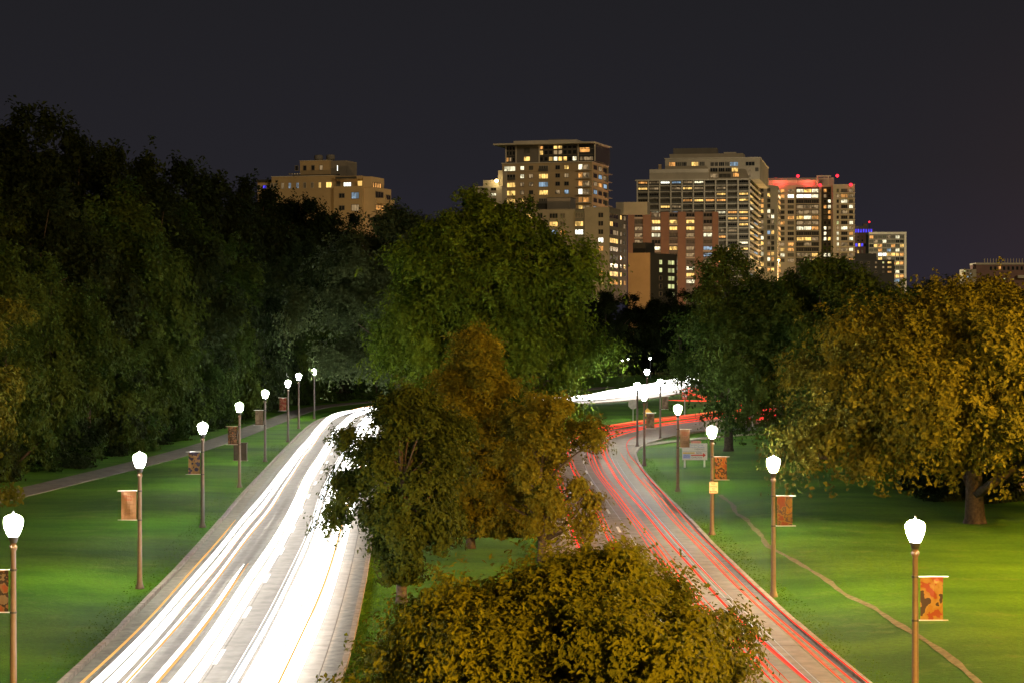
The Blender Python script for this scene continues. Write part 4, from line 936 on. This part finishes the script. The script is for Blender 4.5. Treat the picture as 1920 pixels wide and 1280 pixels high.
b.fbox('plant_room', T(1320), T(1592), U(112), U(178), 9, 18, 'slate'); b.fbox('plant_screen', T(1300), T(1760), U(150), U(177), 7, 20, 'pale'); b.fbox('plant_room', T(1636), T(1712), U(140), U(150), 9, 14, 'white'); b.fbox('chimney', T(1233), T(1250), U(215), U(247), 5, 7, 'tan')
for x0, x1, k, ry in [(1304, 1345, '.', 203), (1345, 1385, ',', 203), (1386, 1416, '.', 203), (1445, 1488, 'y', 203), (1495, 1528, ',', 203), (1562, 1585, '.', 206), (1588, 1610, '.', 206), (1614, 1650, '.', 206), (1652, 1680, ',', 206), (1684, 1735, 'b', 206), (1780, 1838, '.', 206), (1560, 1608, '.', 242), (1612, 1652, '.', 242), (1655, 1690, '.', 242), (1695, 1735, ',', 242), (1797, 1815, '.', 242), (1840, 1862, '.', 242), (1560, 1610, '.', 278), (1615, 1690, ',', 278), (1702, 1740, 'o', 274), (1797, 1815, 'd', 278)]:
    b.win(T(x0), T(x1), U(ry), U(ry+26), k, 3, 'framew', y=4.5)

# small tan blank block with a dark side
b = Bld('low block with a tan blank wall and a dark side with yellow windows', 610, Z1(1185, 0)[0], 30)
yd = b.sy(T(1355)); b.fbox('wall', T(1052), None, U(775), U(1300), 0, .5, 'warmb'); b.box('wall', b.fx(T(1052)), -.05, .51, yd, 0, b.z(U(778)), 'dark'); b.box('side_wall', -.049, .01, .51, yd, 0, b.z(U(776)), 'dark')
for j in range(5):
    for x0, x1, k in ((1243, 1262, 'g' if j in (0, 1) else '.'), (1297, 1316, 'g' if j < 5 and j != 4 else '.'), (1318, 1337, 'g' if j != 4 else 'g')): b.win(T(x0), T(x1), U(815+50*j), U(845+50*j), k, 1, side=True)
b.fbox('plant_room', T(1052), T(1130), U(708), U(774), 3, 9, 'dark')

# glass towers
V = lambda v: Z2(v, 0)[0]; Wy = lambda v: Z2(0, v)[1]
b = Bld('narrow pale tower of square windows between the white slab and the red lit tower', 1080, V(985), 10)
b.fbox('wall', V(862), None, Wy(325), Wy(1000), 0, 15, 'pale'); b.fbox('wall', V(862), V(905), Wy(318), Wy(324), .5, 14, 'slate')
for j in range(16):
    for i, x0 in enumerate((882, 922, 946)):
        if j < 4 and i == 2: continue
        k = b.r.choice('...,,dyo' if j < 12 else '.,ywyo'); k = 'b' if (i, j) == (1, 8) else k; b.win(V(x0), V(x0+(20 if i else 18)), Wy(340+33*j), Wy(364+33*j), k, 2)
    b.win(V(990), V(1004), Wy(340+33*j), Wy(362+33*j), b.r.choice('..,oy'), 1, side=True)
b = Bld('glass apartment tower with a parapet washed in red light', 1180, V(1325), 6)
yd = 22
b.fbox('wall', V(962), None, Wy(322), Wy(1000), 0, yd, 'pale'); b.fbox('glass_bay', V(1100), V(1244), Wy(335), Wy(1000), -.6, -.01, 'glass'); b.fbox('corner_bay', V(1258), V(1318), Wy(335), Wy(1000), -.4, -.01, 'dark')
b.fbox('parapet_wall', V(930), V(1340), Wy(272), Wy(321), 6, 7, 'white'); b.fbox('parapet_wall', V(890), V(1240), Wy(288), Wy(321), 2, 2.5, 'white')
for x0, x1, y0, y1 in ((1228, 1234, 270, 324), (1298, 1304, 270, 324), (1228, 1318, 263, 270)): b.fbox('roof_frame', V(x0), V(x1), Wy(y0), Wy(y1), -.3, .6, 'white')
RP = ['wyw', 'WWw', '...', 'ddd', 'ddd', 'ywo', 'ddd', 'wwo', '...', 'yyd', '.d.', '...', 'ddy', '.d.']
for j in range(14):
    ry = 346+33.2*j
    for i, (x0, x1) in enumerate(((1104, 1148), (1150, 1196), (1198, 1240))): b.win(V(x0), V(x1), Wy(ry), Wy(ry+22), RP[j][i], 4, y=-.6)
    for i, (x0, x1) in enumerate(((1004, 1030), (1048, 1088))): b.win(V(x0), V(x1), Wy(ry), Wy(ry+22), b.r.choice('..,,do') if j != 1 else 'oW'[i], 3)
    for i, x0 in enumerate((1272, 1298)): b.win(V(x0), V(x0+18), Wy(ry), Wy(ry+22), b.r.choice('...,wdo'), 1, y=-.4)
    b.fbox('floor_band', V(1100), V(1244), Wy(ry+24), Wy(ry+28), -.75, -.61, 'pale')
b2 = Bld('slim balconied tower adjoining the red lit tower on its right', 1170, V(1465), 4)
b2.fbox('wall', V(1330), None, Wy(322), Wy(1000), 0, 20, 'pale'); b2.fbox('roof', V(1328), V(1467), Wy(318), Wy(322), -.4, 20, 'white')
for j in range(14):
    ry = 345+33.2*j
    b2.win(V(1352), V(1367), Wy(ry), Wy(ry+22), b2.r.choice('..g,w'), 1); b2.win(V(1380), V(1420), Wy(ry), Wy(ry+22), b2.r.choice('.,,dwo'), 3); b2.win(V(1430), V(1455), Wy(ry), Wy(ry+22), b2.r.choice('.,dow'), 2)
    b2.fbox('balcony', V(1374), V(1467), Wy(ry+24), Wy(ry+28), -1.3, -.01, 'white')
M['redlamp'] = emis('red_beacon', (1, .02, .035), 4)
for bb, x, y, e_ in ((b, 1112, 265, 2600), (b2, 1356, 265, 1200), (b, 1250, 322, 1600), (b2, 1440, 320, 1200)):
    o = MB().lathe([(.1, -.9), (.75, -.5), (.9, 0), (.7, .5), (.1, .8)], 10).obj('beacon', M['redlamp'], bb.root, True); o.location = (bb.fx(V(x)), -.9, bb.z(Wy(y)))
    MB().lathe([(.12, -4), (.1, -.8)], 6).obj('mast', FC['dark'], bb.root).location = (bb.fx(V(x)), -.9, bb.z(Wy(y)))
lamp_light('parapet_glow', (b.fx(V(1000)), -1.5, b.z(Wy(300))), 2000, (1, .06, .05), .6, b.root)
lamp_light('parapet_glow', (b.fx(V(1180)), -1.5, b.z(Wy(306))), 1600, (1, .06, .05), .6, b.root)
# blue lit block
b = Bld('pinkish tower with a blue lit top floor and a red mast light', 1500, V(1580), 5)
b.fbox('wall', V(1463), None, Wy(592), Wy(1000), 0, 20, 'pink'); b.fbox('attic', V(1463), V(1545), Wy(576), Wy(591), 1, 18, 'slate'); b.fbox('plant_room', V(1520), V(1545), Wy(560), Wy(575), 4, 9, 'slate')
for k in range(7): b.win(V(1466+k*16), V(1478+k*16), Wy(594), Wy(617), 'u', 1)
for k in range(6): b.win(V(1468+k*18), V(1482+k*18), Wy(684), Wy(704), 'uyu.yu'[k], 1)
for j in range(3):
    for k in range(4): b.win(V(1480+k*26), V(1492+k*26), Wy([640, 660, 725][j]), Wy([650, 672, 745][j]), b.r.choice('..,d'), 1)
o = MB().lathe([(.1, -.7), (.7, 0), (.1, .7)], 10).obj('beacon', M['redlamp'], b.root, True); o.location = (b.fx(V(1558)), 3, b.z(Wy(550)))
MB().lathe([(.2, -12), (.12, -.6)], 6).obj('mast', FC['dark'], b.root).location = o.location
# white framed glass slab
b = Bld('glass slab edged by a thick white frame at the right end of the skyline', 1400, V(1786), 3)
b.fbox('wall', V(1553), V(1772), Wy(628), Wy(1000), .8, 18, 'slate'); b.fbox('frame', V(1553), None, Wy(613), Wy(627), 0, 19, 'white'); b.fbox('frame', V(1773), None, Wy(627.5), Wy(1000), 0, 19, 'white')
WPt = [',,,,,,w,', ',d,,,,..', '.yo,,o,y', ',,,,b,.,', 'd,WWyyyo', ',,y,d,..', ',,,,ooyo', '....,.,,', '......,.', '...,,oyo', '...,.bb,']
for j in range(11):
    for i in range(8): b.win(V(1556+i*27), V(1581+i*27), Wy(634+27*j), Wy(654+27*j), WPt[j][i], 2, y=.8)
    b.fbox('floor_band', V(1553), V(1772), Wy(656+27*j), Wy(659+27*j), .5, .79, 'pale')
# dark low block
b = Bld('dark low block with a few yellow windows above the rounded trees', 1000, V(1712), 10)
b.fbox('wall', V(1320), None, Wy(785), Wy(1000), 0, 15, 'dark'); b.fbox('penthouse_wall', V(1465), V(1600), Wy(745), Wy(784), 3, 12, 'dark')
for j in range(3):
    for i, x0 in enumerate((1500, 1545, 1590, 1635, 1668)): b.win(V(x0), V(x0+(26 if i == 4 else 14)), Wy(796+29*j), Wy(809+29*j), ['..dgy', '.,ddy', ',..,o'][j][i], 1 if i < 4 else 2)
# far right pale building with roof fins
b = Bld('pale low building with a row of roof fins at the right edge of the skyline', 1300, 1990, 2)
Q = lambda v: 1560+v/5.333; Qy = lambda v: 400+v/5.333
b.fbox('wall', Q(1440), None, Qy(515), Qy(760), 0, 20, 'pink'); b.fbox('cornice', Q(1436), None, Qy(496), Qy(514), -.5, 20, 'white'); b.fbox('lower_wall', Q(1310), Q(1438), Qy(560), Qy(760), -2, 12, 'pale')
for k in range(14): b.fbox('roof_fin', Q(1536+k*29), Q(1542+k*29), Qy(452), Qy(495), 4, 5, 'white')
for k in range(12): b.win(Q(1576+k*44), Q(1602+k*44), Qy(530), Qy(570), '.', 1)
for j in range(4):
    for k in range(3): b.win(Q(1318+k*30), Q(1336+k*30), Qy(572+28*j), Qy(586+28*j), 'g.,bw.'[(j+k) % 6], 1, y=-2)
b.fbox('ledge', Q(1850), None, Qy(620), Qy(650), -3, -.01, 'white'); b.win(Q(1708), Q(1738), Qy(650), Qy(662), 'g', 1); b.win(Q(1795), Q(1820), Qy(655), Qy(666), 'g', 1)

# added lamps brightening the facades, mostly hidden by trees, plus one real orange lamp
def citylamp(px, D, h, energy, lab, col=(1, .58, .24)):
    X = (px-960)/F*D; r0 = empty('facade_lamp', (X, D, z_at(X, D))); tag(r0, lab, 'street lamp', 'street lamps among the city buildings')
    MB().lathe([(.2, 0), (.1, h-.4)], 8).obj('pole', M['dark'], r0); MB().lathe([(.1, h-.4), (.45, h), (.15, h+.25)], 10).obj('lamp_head', M['sodium'], r0)
    lamp_light('light', (0, -.9, h+.2), energy, col, .5, r0)
citylamp(1060, 690, 14, 70000, 'added facade lamp in front of the grey apartment block')
citylamp(1015, 700, 24, 9000, 'orange lamp glowing in front of the grey block beside the tree crown')
citylamp(1290, 840, 14, 90000, 'added facade lamp in front of the red brick block', (1, .5, .28))
citylamp(1195, 570, 12, 42000, 'added facade lamp before the tan blank wall')
citylamp(1500, 1080, 16, 150000, 'added facade lamp in front of the glass tower')
citylamp(610, 560, 20, 16000, 'added facade lamp before the cream block on the bluff')
#ENDCITY

citylamp(1460, 960, 38, 42000, 'added facade lamp between the white slab and the glass tower', (1, .80, .55))  # this and the next lamp added to brighten the two white buildings
citylamp(1640, 1330, 20, 160000, 'added facade lamp in front of the white framed glass slab', (1, .78, .5))
